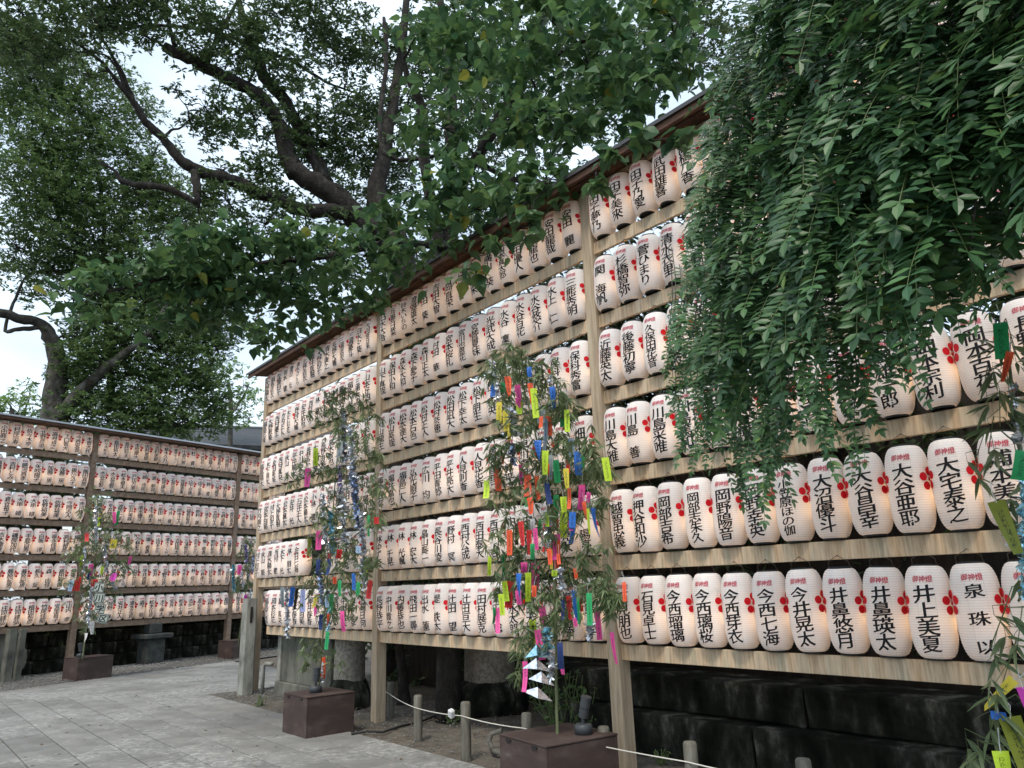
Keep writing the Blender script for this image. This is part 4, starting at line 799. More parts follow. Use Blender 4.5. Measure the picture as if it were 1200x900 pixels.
# --- broad-leaved tree just behind the long rack, its sprays hanging over the roof
tree('broadleaf_tree','broad leaved tree with straight grey trunks draping over the rack roof',
 [[foot(at(525,600,8.6),.17),(at(527,400,8.6),.14),(at(527,300,8.6),.12),(at(528,200,8.6),.105),(at(527,110,8.6),.095),(at(520,40,8.6),.07),(at(510,-60,8.6),.05)],
  Lm((522,330,8.5,.09),(500,210,8.3,.08),(495,130,8.2,.075),(478,90,8.1,.05),(466,55,8,.035)),
  Lm((527,240,8.5,.08),(580,150,8,.09),(612,95,7.8,.09),(630,40,7.7,.07),(648,-10,7.6,.05)),
  Lm((525,290,8.4,.06),(460,285,8,.05),(380,300,7.8,.045),(300,310,7.8,.035),(200,325,7.8,.025),(110,345,7.9,.012)),
  Lm((590,145,7.9,.05),(660,120,7,.04),(730,80,6.6,.03),(790,40,6.2,.02)),
  Lm((560,190,7.8,.045),(600,210,6.9,.035),(650,215,6.2,.02),(690,205,5.7,.012)),
  Lm((620,80,7.7,.05),(700,40,7,.035),(780,-10,6.6,.03)),
  Lm((530,180,8.6,.03),(450,180,8.6,.035),(452,80,8.8,.04),(450,20,8.8,.03))],
 [B(*a) for a in [(85,350,8,30,.7),(130,335,8,34,.8),(190,310,7.8,36),(170,355,8,36),(235,300,7.6,38),(225,350,8,40),(280,290,7.5,38),(285,345,7.8,40),(335,285,7.5,38),(340,335,7.8,36),(385,300,7.3,38),(430,300,7,36),(475,300,6.9,34),(520,270,6.7,36),(560,245,6.5,36),(600,215,6.2,38),(645,210,5.9,34),(555,205,6.6,42),(500,230,7,40),(455,260,7.3,36),(520,150,7,48),(590,150,6.6,48),(655,150,6.1,42),(700,120,6,42),(745,90,5.9,44),(685,70,6.4,50),(610,80,6.8,50),(545,80,7.2,46),(490,40,7.5,40,.7),(555,20,7.1,50),(640,15,6.8,50),(720,30,6.4,50),(785,20,6,46),(800,70,5.8,34),(770,110,5.7,30,.8),(622,262,5.75,22,.9),(585,290,5.85,20,.8),(545,315,6.3,22,.8),(712,178,5.1,14,.9),(752,165,4.95,15,1.0),(798,160,4.8,12,.9),(400,365,8,28,.8),(345,385,8.4,30,.8),(440,345,7.6,26,.8),(300,395,8.6,24,.6),(360,360,8,28,.9),(260,330,7.8,40),(205,375,8.2,26,.8),(700,215,5.2,10,.9)]],
 'broad',.138,MAT['leafA'],MAT['bark'],cov=1.35,sub=9,twig_r=.008,zb=-.45,nz=.55,keep=300)
# --- dark hedge-like shrubs that close the gaps between the lanterns
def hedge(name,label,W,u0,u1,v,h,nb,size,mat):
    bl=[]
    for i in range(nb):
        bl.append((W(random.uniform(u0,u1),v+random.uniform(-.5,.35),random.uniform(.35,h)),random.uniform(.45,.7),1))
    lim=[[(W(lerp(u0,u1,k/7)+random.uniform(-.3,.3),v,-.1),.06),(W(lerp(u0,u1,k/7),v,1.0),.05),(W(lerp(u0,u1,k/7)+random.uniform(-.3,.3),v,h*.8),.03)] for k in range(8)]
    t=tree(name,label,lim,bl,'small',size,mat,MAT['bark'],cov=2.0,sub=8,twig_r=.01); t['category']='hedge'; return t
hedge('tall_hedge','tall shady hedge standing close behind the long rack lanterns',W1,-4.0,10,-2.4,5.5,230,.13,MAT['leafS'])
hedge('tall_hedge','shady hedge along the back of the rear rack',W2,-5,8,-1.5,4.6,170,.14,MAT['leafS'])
# thin trunks in the shade under the middle bay
for px,py,d,r,lb in ((474,822,9.9,.065,'thin leaning dark trunk in shade behind the second rack post'),(700,850,8.2,.05,'thin dark stem in shade behind the tall front post')):
    p=at(px,py,d); q=Vector((p.x,p.y,-.05)); t=thing('tree_trunk',lb,'tree',q); o,ro=smooth_path([(Vector((0,0,0)),r*1.5),(Vector((-.02,0,.3)),r),(Vector((-.10,.05,1.1)),r*.9),(Vector((-.05,.1,2.4)),r*.8),(Vector((.1,.1,4.0)),r*.7)]); MB().tube(o,ro,9).build('trunk',MAT['bark'],t,True)
# low plants under the rack
def low_plant(px,py,dist,n,r,label,size=.07,up=.35):
    p=at(px,py,dist); q=Vector((p.x,p.y,-.02)); t=thing('low_plant',label,'plant',q); segs=[];P=[];D=[]
    for i in range(n):
        a=random.uniform(0,6.28); l=random.uniform(.5,1)*up; e=Vector((math.cos(a)*r*random.random(),math.sin(a)*r*random.random(),l)); w=wob((e.x*.3,e.y*.3,0),e,5,.1); segs.append((w,[.004]*6))
        for k in range(7):
            s=w[min(5,1+k*5//7)]; P.append(np.array(s[:])+rng.normal(0,.015,3)); D.append(rdir(1,-.1,.4)[0])
    link('stems',tubes_mesh('stems',segs,4),MAT['greentwig'],t)['kind']='stuff'
    P=np.array(P);D=np.array(D); V,F=place(TPL['leaflet'],P,D,rng.normal(0,.4,(len(P),3))+np.array([0,0,1.]),size*rng.uniform(.6,1.2,len(P))); o=link('foliage',npmesh('foliage',V,F),MAT['leafC'],t); o['kind']='stuff'
low_plant(655,850,7.3,26,.35,'leafy green plant behind the scuffed planter under the rack',.08,.75)
low_plant(690,860,7.2,16,.25,'smaller leafy plant between the planter lamp and tall post',.07,.5)
low_plant(525,850,8.4,7,.35,'sparse weeds at the boulder foot in the middle bay',.045,.16)
low_plant(772,893,6.3,8,.12,'tiny weeds beside the round topped stake',.04,.14)
low_plant(958,893,4.7,6,.05,'sprig of small round leaves beside the stake at the bottom',.03,.12)
low_plant(303,815,10.6,6,.10,'wisp of weeds at the foot of the concrete post',.05,.14)
# leaf litter on dirt and paving
def litter(name,n,fn,size,mat,label=None):
    P=np.array([fn() for _ in range(n)]); D=rdir(n,0,.12); V,F=place(TPL['small'],P,D,rng.normal(0,.25,(n,3))+np.array([0,0,1.]),size*rng.uniform(.5,1.2,n)); return tag(link(name,npmesh(name,V,F),mat),kind='stuff')
MAT['litter']=leafmat('dead_leaf',(.06,.04,.022),(.16,.11,.06),(.25,.2,.1),trans=.05)
litter('leaf_litter',1500,lambda:tuple(W1(random.uniform(-3.6,8),random.uniform(-3.6,.5),random.uniform(.005,.02))),.06,MAT['litter'])
litter('fallen_leaves',170,lambda:tuple(W1(random.uniform(-5,5),random.uniform(.6,4),random.uniform(.004,.007))),.05,MAT['litter'])
# ------------------------------------------------------------------ wisteria
def compound(seed,n_pairs=7,L=.23,leaf=.068,narrow=1.0):
    r=np.random.default_rng(seed); P=[];D=[];Nn=[];S=[]; path=[]
    cur=np.array([0.,0,0]); 
    for i in range(n_pairs+1):
        t=i/n_pairs; cur=np.array([0,.30*L*math.sin(t*1.4)*.6,-L*t]); path.append(cur.copy())
    for i in range(1,n_pairs+1):
        p=path[i]; tt=1-abs(i/n_pairs-.45)*.5
        for s in (-1,1):
            if r.random()<.04: continue
            P.append(p); D.append(np.array([s*1.0*narrow,.30+r.normal(0,.18),-.22-.30*i/n_pairs+r.normal(0,.15)])); Nn.append(np.array([s*-.25+r.normal(0,.15),1.0,.55+r.normal(0,.2)])); S.append(leaf*tt*r.uniform(.85,1.12))
    P.append(path[-1]); D.append(np.array([r.normal(0,.2),.2,-1.])); Nn.append(np.array([0,1,.3])); S.append(leaf*.95)
    V,F=place(TPL['leaflet'],np.array(P),np.array(D),np.array(Nn),np.array(S)); nl=len(F)
    mb=MB(); mb.tube([Vector(q) for q in path],[.0018-.0001*i for i in range(len(path))],3,False); me=mb.mesh('x'); tv,tf=marr(me); bpy.data.meshes.remove(me)
    return np.concatenate([V,tv]),np.concatenate([F,tf+len(V)]),np.concatenate([np.zeros(nl),np.ones(len(tf))]).astype(int)
CMP=[compound(s,random.choice((6,7,7,8)),random.uniform(.19,.23),random.uniform(.062,.070)) for s in range(8)]
CMPN=[compound(100+s,7,.20,.050,.55) for s in range(4)]
CM=[];CMN=[]
for src,dst in ((CMP,CM),(CMPN,CMN)):
    for V,F,mi in src:
        me=npmesh('leaf',V,F,False,mi); me.materials.append(MAT['leafW']); me.materials.append(MAT['greentwig']); dst.append(me)
wz=thing('wisteria_vine','dense wisteria vine hanging in a dark green curtain at upper right','vine',Vector((2.45,2.3,0)))
wo=np.array(wz.location)
def interp(x,xs,ys): return float(np.interp(x,xs,ys))
def wdist(px): return interp(px,[770,850,950,1050,1250],[3.9,3.1,2.5,2.2,2.0])
left_edge=lambda py: interp(py,[-60,0,60,130,200,300,400,520],[900,872,852,836,818,800,792,800])
bottom=lambda px: interp(px,[780,800,830,870,900,930,960,1000,1050,1080,1120,1160,1240],[405,440,470,490,475,445,420,405,375,355,345,335,335])
inst=[]   # (pos, rotz, tilt, scale, kindlist, idx)
def add_leaf(px,py,dd,sc,narrow=False,tilt=.25):
    d=wdist(px)+dd; p=at(px,py,d); c=Vector((0,0,CAM_H))-p; face=math.atan2(c.y,c.x)-math.pi/2
    inst.append((p,face+random.gauss(0,.55),random.gauss(.30 if not narrow else .1,tilt),random.gauss(0,.22),sc,narrow,random.randrange(4 if narrow else 8),dd))
def fill(n,dd0,dd1,sc,cond=lambda x,y:True):
    k=0; tries=0
    while k<n and tries<n*30:
        tries+=1; px=random.uniform(770,1290); py=random.uniform(-120,520)
        if px<left_edge(py)+random.gauss(0,5) or py+.19*FPX/wdist(px)>bottom(px)+random.gauss(0,12) or not cond(px,py): continue
        add_leaf(px,py,random.uniform(dd0,dd1),random.uniform(.85,1.15)*sc); k+=1
recess=lambda x,y: not (x>1085+.0*(y) and y>150 and y<330 and x>1240-(y)*.55)
fill(700,-.12,.12,1.0,recess)
fill(460,.15,.5,1.0)
fill(360,.45,.95,1.1,lambda x,y:y<400)
fill(230,-.05,.35,1.0,lambda x,y:x<960 and y<330)
# hanging strands of the fringe
strands=[(786,350,470),(790,350,490),(797,370,505),(803,380,530),(815,360,550),(824,350,515),(832,380,530),(846,370,560),(848,330,510),(862,360,580),(868,350,550),(880,380,560),(888,340,525),(893,380,580),(906,370,565),(912,340,520),(922,360,510),(938,350,470),(955,350,500),(962,370,540),(980,340,480),(1002,370,545),(1006,330,470),(1022,330,430),(1048,320,425),(1060,320,452),(1082,310,390),(1110,300,370),(1140,290,350),(820,300,450),(835,320,480),(855,320,500),(875,310,490),(895,300,470)]
segs=[]
for px,y0,y1 in strands:
    dd=random.uniform(-.1,.3); y=y0; d=wdist(px)+dd; pts=[]
    while y<y1-18:
        x=px+3*math.sin(y*.06); add_leaf(x,y,dd,random.uniform(.62,.82),True,.15); 
        if random.random()<.6: add_leaf(x+random.gauss(0,5),y-10,dd+.03,.7,True,.3)
        y+=random.uniform(14,22)
    for k in range(6):
        yy=lerp(y0-60,y1-25,k/5); pts.append(at(px+3*math.sin(yy*.06),yy,d+.02)-wz.location)
    segs.append((pts,[.0035,.003,.003,.0025,.002,.0015]))
# woody stems feeding the canopy from a trunk outside the picture
segs2=[]
tr=[(Vector((0,0,-.05)),.07),(Vector((-.05,.05,.8)),.06),(Vector((.04,-.03,1.6)),.055),(Vector((-.15,.1,2.4)),.05),(Vector((-.5,.2,2.9)),.035),(at(1150,40,2.4)-wz.location,.025),(at(1050,60,2.7)-wz.location,.018),(at(930,120,3.2)-wz.location,.010)]
o_,r_=smooth_path(tr); MB().tube(o_,r_,9).build('trunk',MAT['palebark'],wz,True)
for k in range(46):
    a=o_[random.randrange(len(o_)//2,len(o_))]; px=random.uniform(830,1220); py=random.uniform(-40,280); 
    if px<left_edge(py)+15: continue
    b=at(px,py,wdist(px)+.12)-wz.location; segs2.append((wob(a,b,7,.1,-.08),[.008,.007,.006,.005,.004,.0035,.003,.002]))
link('stems',tubes_mesh('stems',segs+segs2,5),MAT['palebark'],wz)['kind']='stuff'
inst.sort(key=lambda q:(q[7]+ (0 if not q[5] else -.2)))
VV=[];FF=[];MI=[];nb=0
for k,(p,rz,tx,ty,sc,nar,ix,dd) in enumerate(inst):
    m=Matrix.Translation(p-wz.location)@Matrix.Rotation(rz,4,'Z')@Matrix.Rotation(tx,4,'X')@Matrix.Rotation(ty,4,'Y')@Matrix.Scale(sc,4)
    if k%6==0 and k<1800: lf=link('leaf',(CMN if nar else CM)[ix],None,wz); lf.matrix_basis=m
    else:
        V,F,mi=(CMPN if nar else CMP)[ix]; A=np.array(m); VV.append(V@A[:3,:3].T+A[:3,3]); FF.append(F+nb); MI.append(mi); nb+=len(V)
o=link('foliage',npmesh('foliage',np.concatenate(VV),np.concatenate(FF),False,np.concatenate(MI)),[MAT['leafW'],MAT['greentwig']],wz); o['kind']='stuff'
# ------------------------------------------------------------------ festival bamboo with paper wish strips
def bamboo(label,base,culm_pts,sprays,r=.012,leaf=.10,dens=1.0,keep=0):
    t=thing('festival_bamboo',label,'bamboo',base,0,'decorated festival bamboo'); pts=[p-base for p in culm_pts]
    o,ro=smooth_path([(p,r*(1-.6*i/(len(pts)-1))) for i,p in enumerate(pts)],5); mb=MB().tube(o,ro,8); 
    mb.build('culm',MAT['culm'],t,True)
    mb=MB()
    for i in range(3,len(o)-1,3): a=o[i]; d=(o[i+1]-o[i]).normalized(); mb.tube([a-d*.004,a,a+d*.004],[ro[i]*1.02,ro[i]*1.3,ro[i]*1.02],8)
    mb.build('node_rings',MAT['culm'],t,True)
    segs=[];P=[];D=[]; la=np.array([p[:] for p in o])
    for c,rad,n in sprays:
        c=c-base; up=np.array(c[:])+np.array([0,0,.15]); d=np.linalg.norm(la-up,axis=1); k=int(np.argmin(d)); a=Vector(la[max(0,k-2)]); mid=a.lerp(c,.6)+Vector((0,0,.10)); w=[a,a.lerp(mid,.5)+Vector((0,0,.03)),mid,c]; segs.append((w,[.003,.0026,.002,.0014]))
        for j in range(max(4 if dens==1 else 2,int(n*dens/6*2.0))):
            q=c+Vector(rng.normal(0,1,3))*rad*.55; segs.append(([mid.lerp(c,.5),q+Vector((0,0,.03)),q],[.0014,.001,.001]))
            a0=random.uniform(0,6.28)
            for m in range(6): 
                aa=a0+random.gauss(0,.8); P.append(np.array(q[:])); D.append(np.array([math.cos(aa),math.sin(aa),random.uniform(-1.6,-.1)]))
    link('twigs',tubes_mesh('twigs',segs,4),MAT['greentwig'],t)['kind']='stuff'
    P=np.array(P);D=np.array(D); Nn=rng.normal(0,.5,(len(P),3))+np.array([0,0,1.]); S=leaf*rng.uniform(.6,1.15,len(P))
    if keep:
        me=npmesh('leaf',*TPL['bamboo']); me.materials.append(MAT['leafM'])
        for i in range(min(keep,len(P))):
            d=Vector(D[i]).normalized(); y=Vector(Nn[i]).cross(d).normalized(); z=d.cross(y); lf=link('leaf',me,None,t); lf.matrix_basis=Matrix.Translation(Vector(P[i]))@Matrix((d,y,z)).transposed().to_4x4()@Matrix.Scale(float(S[i]),4)
        P,D,Nn,S=P[keep:],D[keep:],Nn[keep:],S[keep:]
    if len(P):
        V,F=place(TPL['bamboo'],P,D,Nn,S); o=link('foliage',npmesh('foliage',V,F),MAT['leafM'],t); o['kind']='stuff'
    return t
def onv(px,py,W,v): return on_wall(px,py,W,v)
CNT={}
def ordn(k): 
    CNT[k]=CNT.get(k,0)+1; return ORD[min(CNT[k],25)-1]
def strip(p,w,h,col,where,group,tiltx=0,roll=0,cat='paper strip'):
    c=Vector((0,0,CAM_H))-p; rz=math.atan2(c.y,c.x)+math.pi/2+random.gauss(0,.35); n=6; V=[];F=[]; b=random.gauss(0,.22)*h; tw=random.gauss(0,.5)
    for i in range(n+1):
        t=i/n; y=b*(t*t-.3*t); c_,s_=math.cos(tw*t)*w/2,math.sin(tw*t)*w/2; V+=[(-c_,y-s_,-h*t),(c_,y+s_,-h*t),(c_,y+s_+.0008,-h*t),(-c_,y-s_+.0008,-h*t)]
    for i in range(n):
        a=4*i; F+=[(a,a+4,a+5,a+1),(a+2,a+6,a+7,a+3),(a,a+3,a+7,a+4),(a+1,a+5,a+6,a+2)]
    F+=[(0,1,2,3),(4*n+3,4*n+2,4*n+1,4*n)]
    t=thing('paper_strip',f'{col} wish strip, {ordn((col,where))} {col} one from top, {where}',cat,p,rz,group); t.rotation_euler=(random.gauss(0,.05),roll+random.gauss(0,.05),rz)
    me=MB().add(V,F).mesh('card'); link('card',me,STRIP[col],t)
    MB().tube([(0,.0004,-.006),(random.gauss(0,.006),0,.03),(random.gauss(0,.008),0,.065)],.0012,4).build('string',STRIP['white'],t)
    return t
def garland(p0,p1,w,col,label,group='foil garlands on the bamboo'):
    p0,p1=Vector(p0),Vector(p1); L=(p1-p0).length; n=max(6,int(L/.018)); V=[];F=[]; t=thing('foil_garland',label,'garland',p0,0,group); a=random.random()*6
    for i in range(n+1):
        s=i/n; c=(p1-p0)*s+Vector((random.gauss(0,.004),random.gauss(0,.004),0)); a+=random.uniform(.5,1.5); ww=w*.5*random.uniform(.5,1.15); d=Vector((math.cos(a),math.sin(a),random.uniform(-.5,.5)))*ww; V+=[c-d,c+d]
    F=[(2*i,2*i+1,2*i+3,2*i+2) for i in range(n)]
    for i in range(n):         # crumpled tongues sticking out
        for k in range(4):
            c=(p1-p0)*((i+random.random())/n); d=Vector((random.gauss(0,1),random.gauss(0,1),random.gauss(-.3,.6))).normalized()*w*random.uniform(.35,.8); e=Vector((random.gauss(0,1),random.gauss(0,1),random.gauss(0,1))).normalized()*w*.22; b=len(V); V+=[c-e,c+e,c+d]; F.append((b,b+1,b+2))
    me=MB().add(V,F).mesh('foil'); link('foil',me,FOIL[col],t); return t
def strips(lst,W,v,where,group,jit=.12):
    for px,py,w,h,col in sorted(lst,key=lambda q:q[1]):
        p=onv(px,py,W,v+random.uniform(-jit,jit)); d=(p-Vector((0,0,CAM_H))).dot(FW); strip(p,w*d/FPX*1.1,h*d/FPX,col,where,group)
def sp(lst,W,v,jit=.1,n=60):
    o=[]
    for q in lst:
        px,py,rp=q[:3]; p=onv(px,py,W,v+random.uniform(-jit,jit)); d=(p-Vector((0,0,CAM_H))).dot(FW); o.append((p,rp*d/FPX,(q[3] if len(q)>3 else n)*1.0))
    return o
# bamboo beside the second post
v1=.72; bs=onv(373,812,W1,v1); 
bamboo('tall festival bamboo loaded with silver foil beside the second rack post',Vector((bs.x,bs.y,.37)),[Vector((bs.x,bs.y,.30)),onv(377,760,W1,v1),onv(382,700,W1,v1),onv(390,600,W1,v1),onv(397,520,W1,v1),onv(404,465,W1,v1-.05)],
 sp([(400,462,16,90),(385,472,16,60),(415,478,20,90),(432,488,14,50),(375,490,14,50),(395,500,18,90),(425,520,20,90),(440,535,14,60),(372,545,16,60),(352,552,12,40),(390,555,20,90),(420,560,22,90),(440,575,18,70),(400,600,24,120),(380,610,18,80),(430,600,18,80),(450,570,10,30),(395,640,26,130),(415,650,20,80),(375,660,16,70),(440,610,12,50),(390,690,24,110),(365,690,16,60),(410,690,20,80),(430,665,12,50),(345,560,12,30),(350,690,14,30),(385,720,16,50),(360,770,14,50),(368,760,12,40),(390,768,12,30),(410,715,12,40),(435,655,10,40)],W1,v1,.14),r=.011,leaf=.10)
g1='wish strips on the bamboo beside the second post'
strips([(370,525,5,20,'lime'),(361,549,6,22,'pink'),(399,517,6,20,'grey'),(374,622,6,22,'pink'),(363,631,4,20,'olive'),(373,656,4,16,'navy'),(386,655,5,18,'navy'),(386,648,4,8,'red'),(398,644,6,10,'red'),(392,676,4,8,'orange'),(420,640,5,8,'pale blue'),(414,672,4,19,'blue'),(420,682,4,15,'green'),(428,668,5,21,'lime'),(434,680,5,21,'red'),(432,604,2.5,24,'green'),(441,606,5,8,'red'),(343,688,5,22,'blue'),(331,688,4,23,'grey'),(348,690,5,23,'black'),(355,691,5,25,'lilac'),(370,697,4,14,'yellow'),(370,711,4,11,'pink'),(383,692,5,19,'pale blue'),(388,696,6,22,'green'),(398,680,4,18,'green'),(401,716,5,23,'pink'),(377,720,5,17,'navy'),(384,740,4,20,'green'),(378,770,6,24,'orange'),(385,719,3,13,'orange')],W1,v1+.06,'bamboo beside second rack post',g1)
for x0,y0,x1,y1,w,c,l in ((402,482,404,540,.05,'silver','broad silver foil garland at the top of the second post bamboo'),(412,545,421,620,.055,'blue','bluish foil garland midway down the second post bamboo'),(398,545,400,585,.035,'purple','thin purple foil garland midway on the second post bamboo'),(424,600,427,690,.045,'silver','long silver garland on the post side of the second post bamboo'),(387,600,390,650,.05,'pale blue','pale blue foil garland under the middle of the second post bamboo'),(336,690,337,748,.035,'silver','silver garland hanging free left of the second post bamboo'),(373,655,378,710,.04,'blue','short blue foil garland low on the second post bamboo'),(410,500,415,560,.05,'silver','silver foil garland just above the blue one, second post bamboo'),(378,580,382,640,.04,'silver','silver foil garland beside the pink strip, second post bamboo'),(386,715,383,760,.03,'pale blue','lowest pale blue garland near the culm of the second post bamboo'),(400,570,404,640,.05,'silver','silver foil garland in the heart of the second post bamboo'),(378,775,377,800,.02,'silver','tiny silver garland behind the lowest orange strip')):
    garland(onv(x0,y0,W1,v1+.05),onv(x1,y1,W1,v1+.05),w*1.9,c,l)
# bamboo in front of the tall post
v2=.66; bs=onv(653,861,W1,v2)
bamboo('bushy festival bamboo crowded with coloured strips before the tall front post',Vector((bs.x,bs.y,.37)),[Vector((bs.x,bs.y,.30)),onv(652,800,W1,v2),onv(651,720,W1,v2),onv(645,620,W1,v2),onv(630,520,W1,v2),onv(612,450,W1,v2),onv(598,418,W1,v2-.03)],
 sp([(600,425,22,120),(585,430,20,100),(620,435,22,100),(575,440,14,50),(635,450,20,80),(605,455,22,80),(590,470,16,60),(650,470,16,60),(660,475,16,60),(640,490,22,80),(610,500,24,90),(590,520,20,80),(580,540,14,50),(625,535,26,100),(655,520,20,80),(680,520,20,80),(698,535,14,50),(600,570,24,90),(640,570,24,90),(670,560,20,80),(690,560,18,80),(705,555,12,50),(585,590,16,50),(590,630,20,70),(620,620,26,100),(650,610,22,80),(675,600,20,80),(700,590,14,50),(600,660,24,100),(630,670,26,110),(660,660,22,90),(690,660,22,90),(675,690,20,80),(705,690,18,90),(715,705,14,70),(610,700,22,90),(640,700,20,70),(620,740,16,60),(612,760,12,50),(645,730,18,70),(590,690,14,50),(660,720,14,50),(720,700,8,40),(607,790,8,30)],W1,v2,.16,60),r=.012,leaf=.105,keep=150)
g2='wish strips on the bamboo before the tall post'
strips([(574,421,4,17,'white'),(578,442,6,25,'blue'),(595,441,7,23,'orange'),(589,448,5,12,'green'),(606,451,8,18,'pink'),(621,449,6,24,'orange'),(625,455,7,36,'lime'),(620,430,5,12,'blue'),(664,480,5.5,27,'lime'),(634,488,5,14,'orange'),(639,490,7,38,'pale blue'),(634,476,9,20,'grey'),(592,481,6,26,'yellow'),(607,466,6,12,'pink'),(630,516,8,24,'blue'),(639,528,7,28,'lime'),(651,539,7,27,'green'),(646,533,4,28,'grey'),(677,529,8,27,'blue'),(684,524,5,26,'green'),(709,536,8,28,'lime'),(583,548,8,27,'orange'),(618,556,8,26,'orange'),(621,583,8,20,'orange'),(629,558,5,28,'orange'),(641,566,6,25,'navy'),(652,580,6,29,'green'),(660,582,7,18,'lime'),(661,596,8,33,'lime'),(682,568,7,29,'pink'),(690,577,5,12,'pink'),(695,595,7,34,'blue'),(689,596,3,30,'lime'),(671,600,7,18,'blue'),(610,611,6,28,'red'),(605,613,4,25,'black'),(597,621,6,29,'orange'),(620,621,6,28,'red'),(627,619,5,25,'pink'),(640,614,7,32,'red'),(633,608,4,18,'green'),(652,626,9,30,'pink'),(651,648,7,20,'orange'),(646,644,3,22,'yellow'),(650,668,6,7,'lime'),(590,650,5,24,'green'),(608,672,7,32,'blue'),(619,671,7,33,'lime'),(627,660,9,30,'pink'),(598,681,8,30,'red'),(579,712,4,18,'green'),(583,712,5,29,'pink'),(587,696,6,24,'lime'),(659,703,4,22,'navy'),(666,698,6,27,'red'),(672,692,5,34,'blue'),(673,724,4,10,'pink'),(677,700,3,30,'green'),(690,695,6,36,'green'),(699,713,6,35,'pink'),(717,741,6,36,'pink'),(635,710,7,26,'pink'),(624,726,8,27,'lime'),(630,738,7,33,'pink'),(615,775,6,32,'pink'),(656,753,6,30,'navy'),(659,783,5,7,'pink')]+[(round(random.gauss(640,34)),round(random.uniform(450,720)),random.choice((4,5,6,7)),random.randint(12,26),random.choice(('red','orange','yellow','lime','green','blue','pink','white','pale blue','red','orange'))) for _ in range(34)],W1,v2+.10,'bamboo before tall front post',g2,.14)
for x0,y0,x1,y1,w,c,l in ((580,425,583,470,.04,'silver','white silver foil garland at the top left of the tall post bamboo'),(598,480,606,510,.07,'silver','crumpled silver foil bunch below the yellow strip'),(645,440,645,480,.04,'silver','silver garland right of the lime strip near the bamboo top'),(600,520,603,545,.05,'blue','blue foil scrap between orange strips, tall post bamboo'),(643,610,640,640,.05,'silver','silver foil knot in the middle of the tall post bamboo'),(640,735,641,768,.06,'pale blue','pale blue foil bunch beside the bamboo culm'),(648,760,645,795,.05,'silver','lower silver foil bunch beside the bamboo culm'),(690,730,692,750,.05,'silver','small silver foil by the green strip above the beam'),(655,665,660,690,.05,'silver','silver foil under the orange strip, tall post bamboo')):
    garland(onv(x0,y0,W1,v2+.1),onv(x1,y1,W1,v2+.1),w*1.5,c,l)
# folded foil pennant chain hanging low from the tall post bamboo
p=onv(630,762,W1,v2+.12); t=thing('foil_pennant','chain of folded silver foil triangles hanging lowest from the tall post bamboo','decoration',p); 
for k,(dx,dz,s) in enumerate(((-.005,-.01,.085),(-.01,-.10,.10),(.02,-.19,.09),(-.01,-.29,.10))):
    mb=MB(); c=Vector((dx,0,dz)); a=c+Vector((0,0,.05)); b=c+Vector((s,.02,-.05)); e=c+Vector((-s,.03,-.04+.02*k)); f=c+Vector((0,-.03,-.02)); mb.add([a,b,e,f,a+Vector((0,.01,0)),b+Vector((0,.012,.004)),e+Vector((0,.012,.004))],[(0,3,1),(0,2,3),(4,5,6)]); mb.build('pennant',FOIL['pale blue' if k<1 else 'silver'],t)
# bamboo before the rear rack
v3=1.75; W=W2
def o2(px,py,d): return at(px,py,d)
bs=at(97,768,15.6); c3=[Vector((bs.x,bs.y,.36)),at(100,745,15.6),at(103,725,15.6),at(110,680,15.6),at(114,620,15.6),at(114,582,15.6)]
def spd(lst,d0,n=60,jit=.12):
    o=[]
    for q in lst: p=at(q[0],q[1],d0+random.uniform(-jit,jit)); o.append((p,q[2]*d0/FPX*1.05,(q[3] if len(q)>3 else n)))
    return o
bamboo('small festival bamboo sparkling in front of the rear rack post',Vector((bs.x,bs.y,.36)),c3,spd([(114,585,8,60),(108,600,10,80),(122,605,10,80),(105,620,12,80),(125,625,12,80),(140,625,9,50),(95,635,12,70),(112,640,14,100),(135,640,12,70),(148,640,8,40),(85,645,9,40),(100,655,14,90),(125,660,14,90),(145,660,10,50),(90,675,12,60),(110,680,14,90),(130,680,12,60),(75,690,6,20),(105,700,14,80),(125,695,10,40),(98,718,10,50),(112,722,8,40),(100,735,7,30)],15.6),r=.014,leaf=.12)
g3='wish strips on the rear rack bamboo'
for px,py,w,h,col in sorted([(96,651,3,13,'lime'),(102,625,3,8,'red'),(134,600,3,11,'pink'),(139,599,3,14,'green'),(93,676,3.4,13,'red'),(84,680,4,10,'pale blue'),(87,681,3,9,'orange'),(134,632,5,9,'yellow'),(120,664,2.4,8,'lime'),(107,661,4,11,'pink'),(153,652,3,8,'pink'),(111,679,5,7,'red'),(133,672,6,7,'magenta'),(116,606,2.4,9,'lime'),(108,728,4,12,'white'),(101,742,3,8,'white'),(105,668,3,9,'navy'),(124,651,3,7,'orange')],key=lambda q:q[1]):
    strip(at(px,py,15.45+random.uniform(-.1,.1)),w*15.8/FPX*1.1,h*15.8/FPX,col,'bamboo by the rear rack post',g3)
for x0,y0,x1,y1,w,c,l in ((112,592,113,640,.07,'silver','silver garland at the top of the rear rack bamboo'),(100,640,98,670,.06,'silver','silver garland left of centre, rear rack bamboo'),(122,640,126,672,.07,'silver','silver garland right of centre, rear rack bamboo'),(108,680,104,722,.07,'silver','silver garland trailing low on the rear rack bamboo'),(130,678,136,692,.08,'silver','silver foil tuft beside the written cards'),(103,715,104,735,.07,'silver','lowest silver foil tuft above the planter stick')):
    garland(at(x0,y0,15.4),at(x1,y1,15.4),w,c,l)
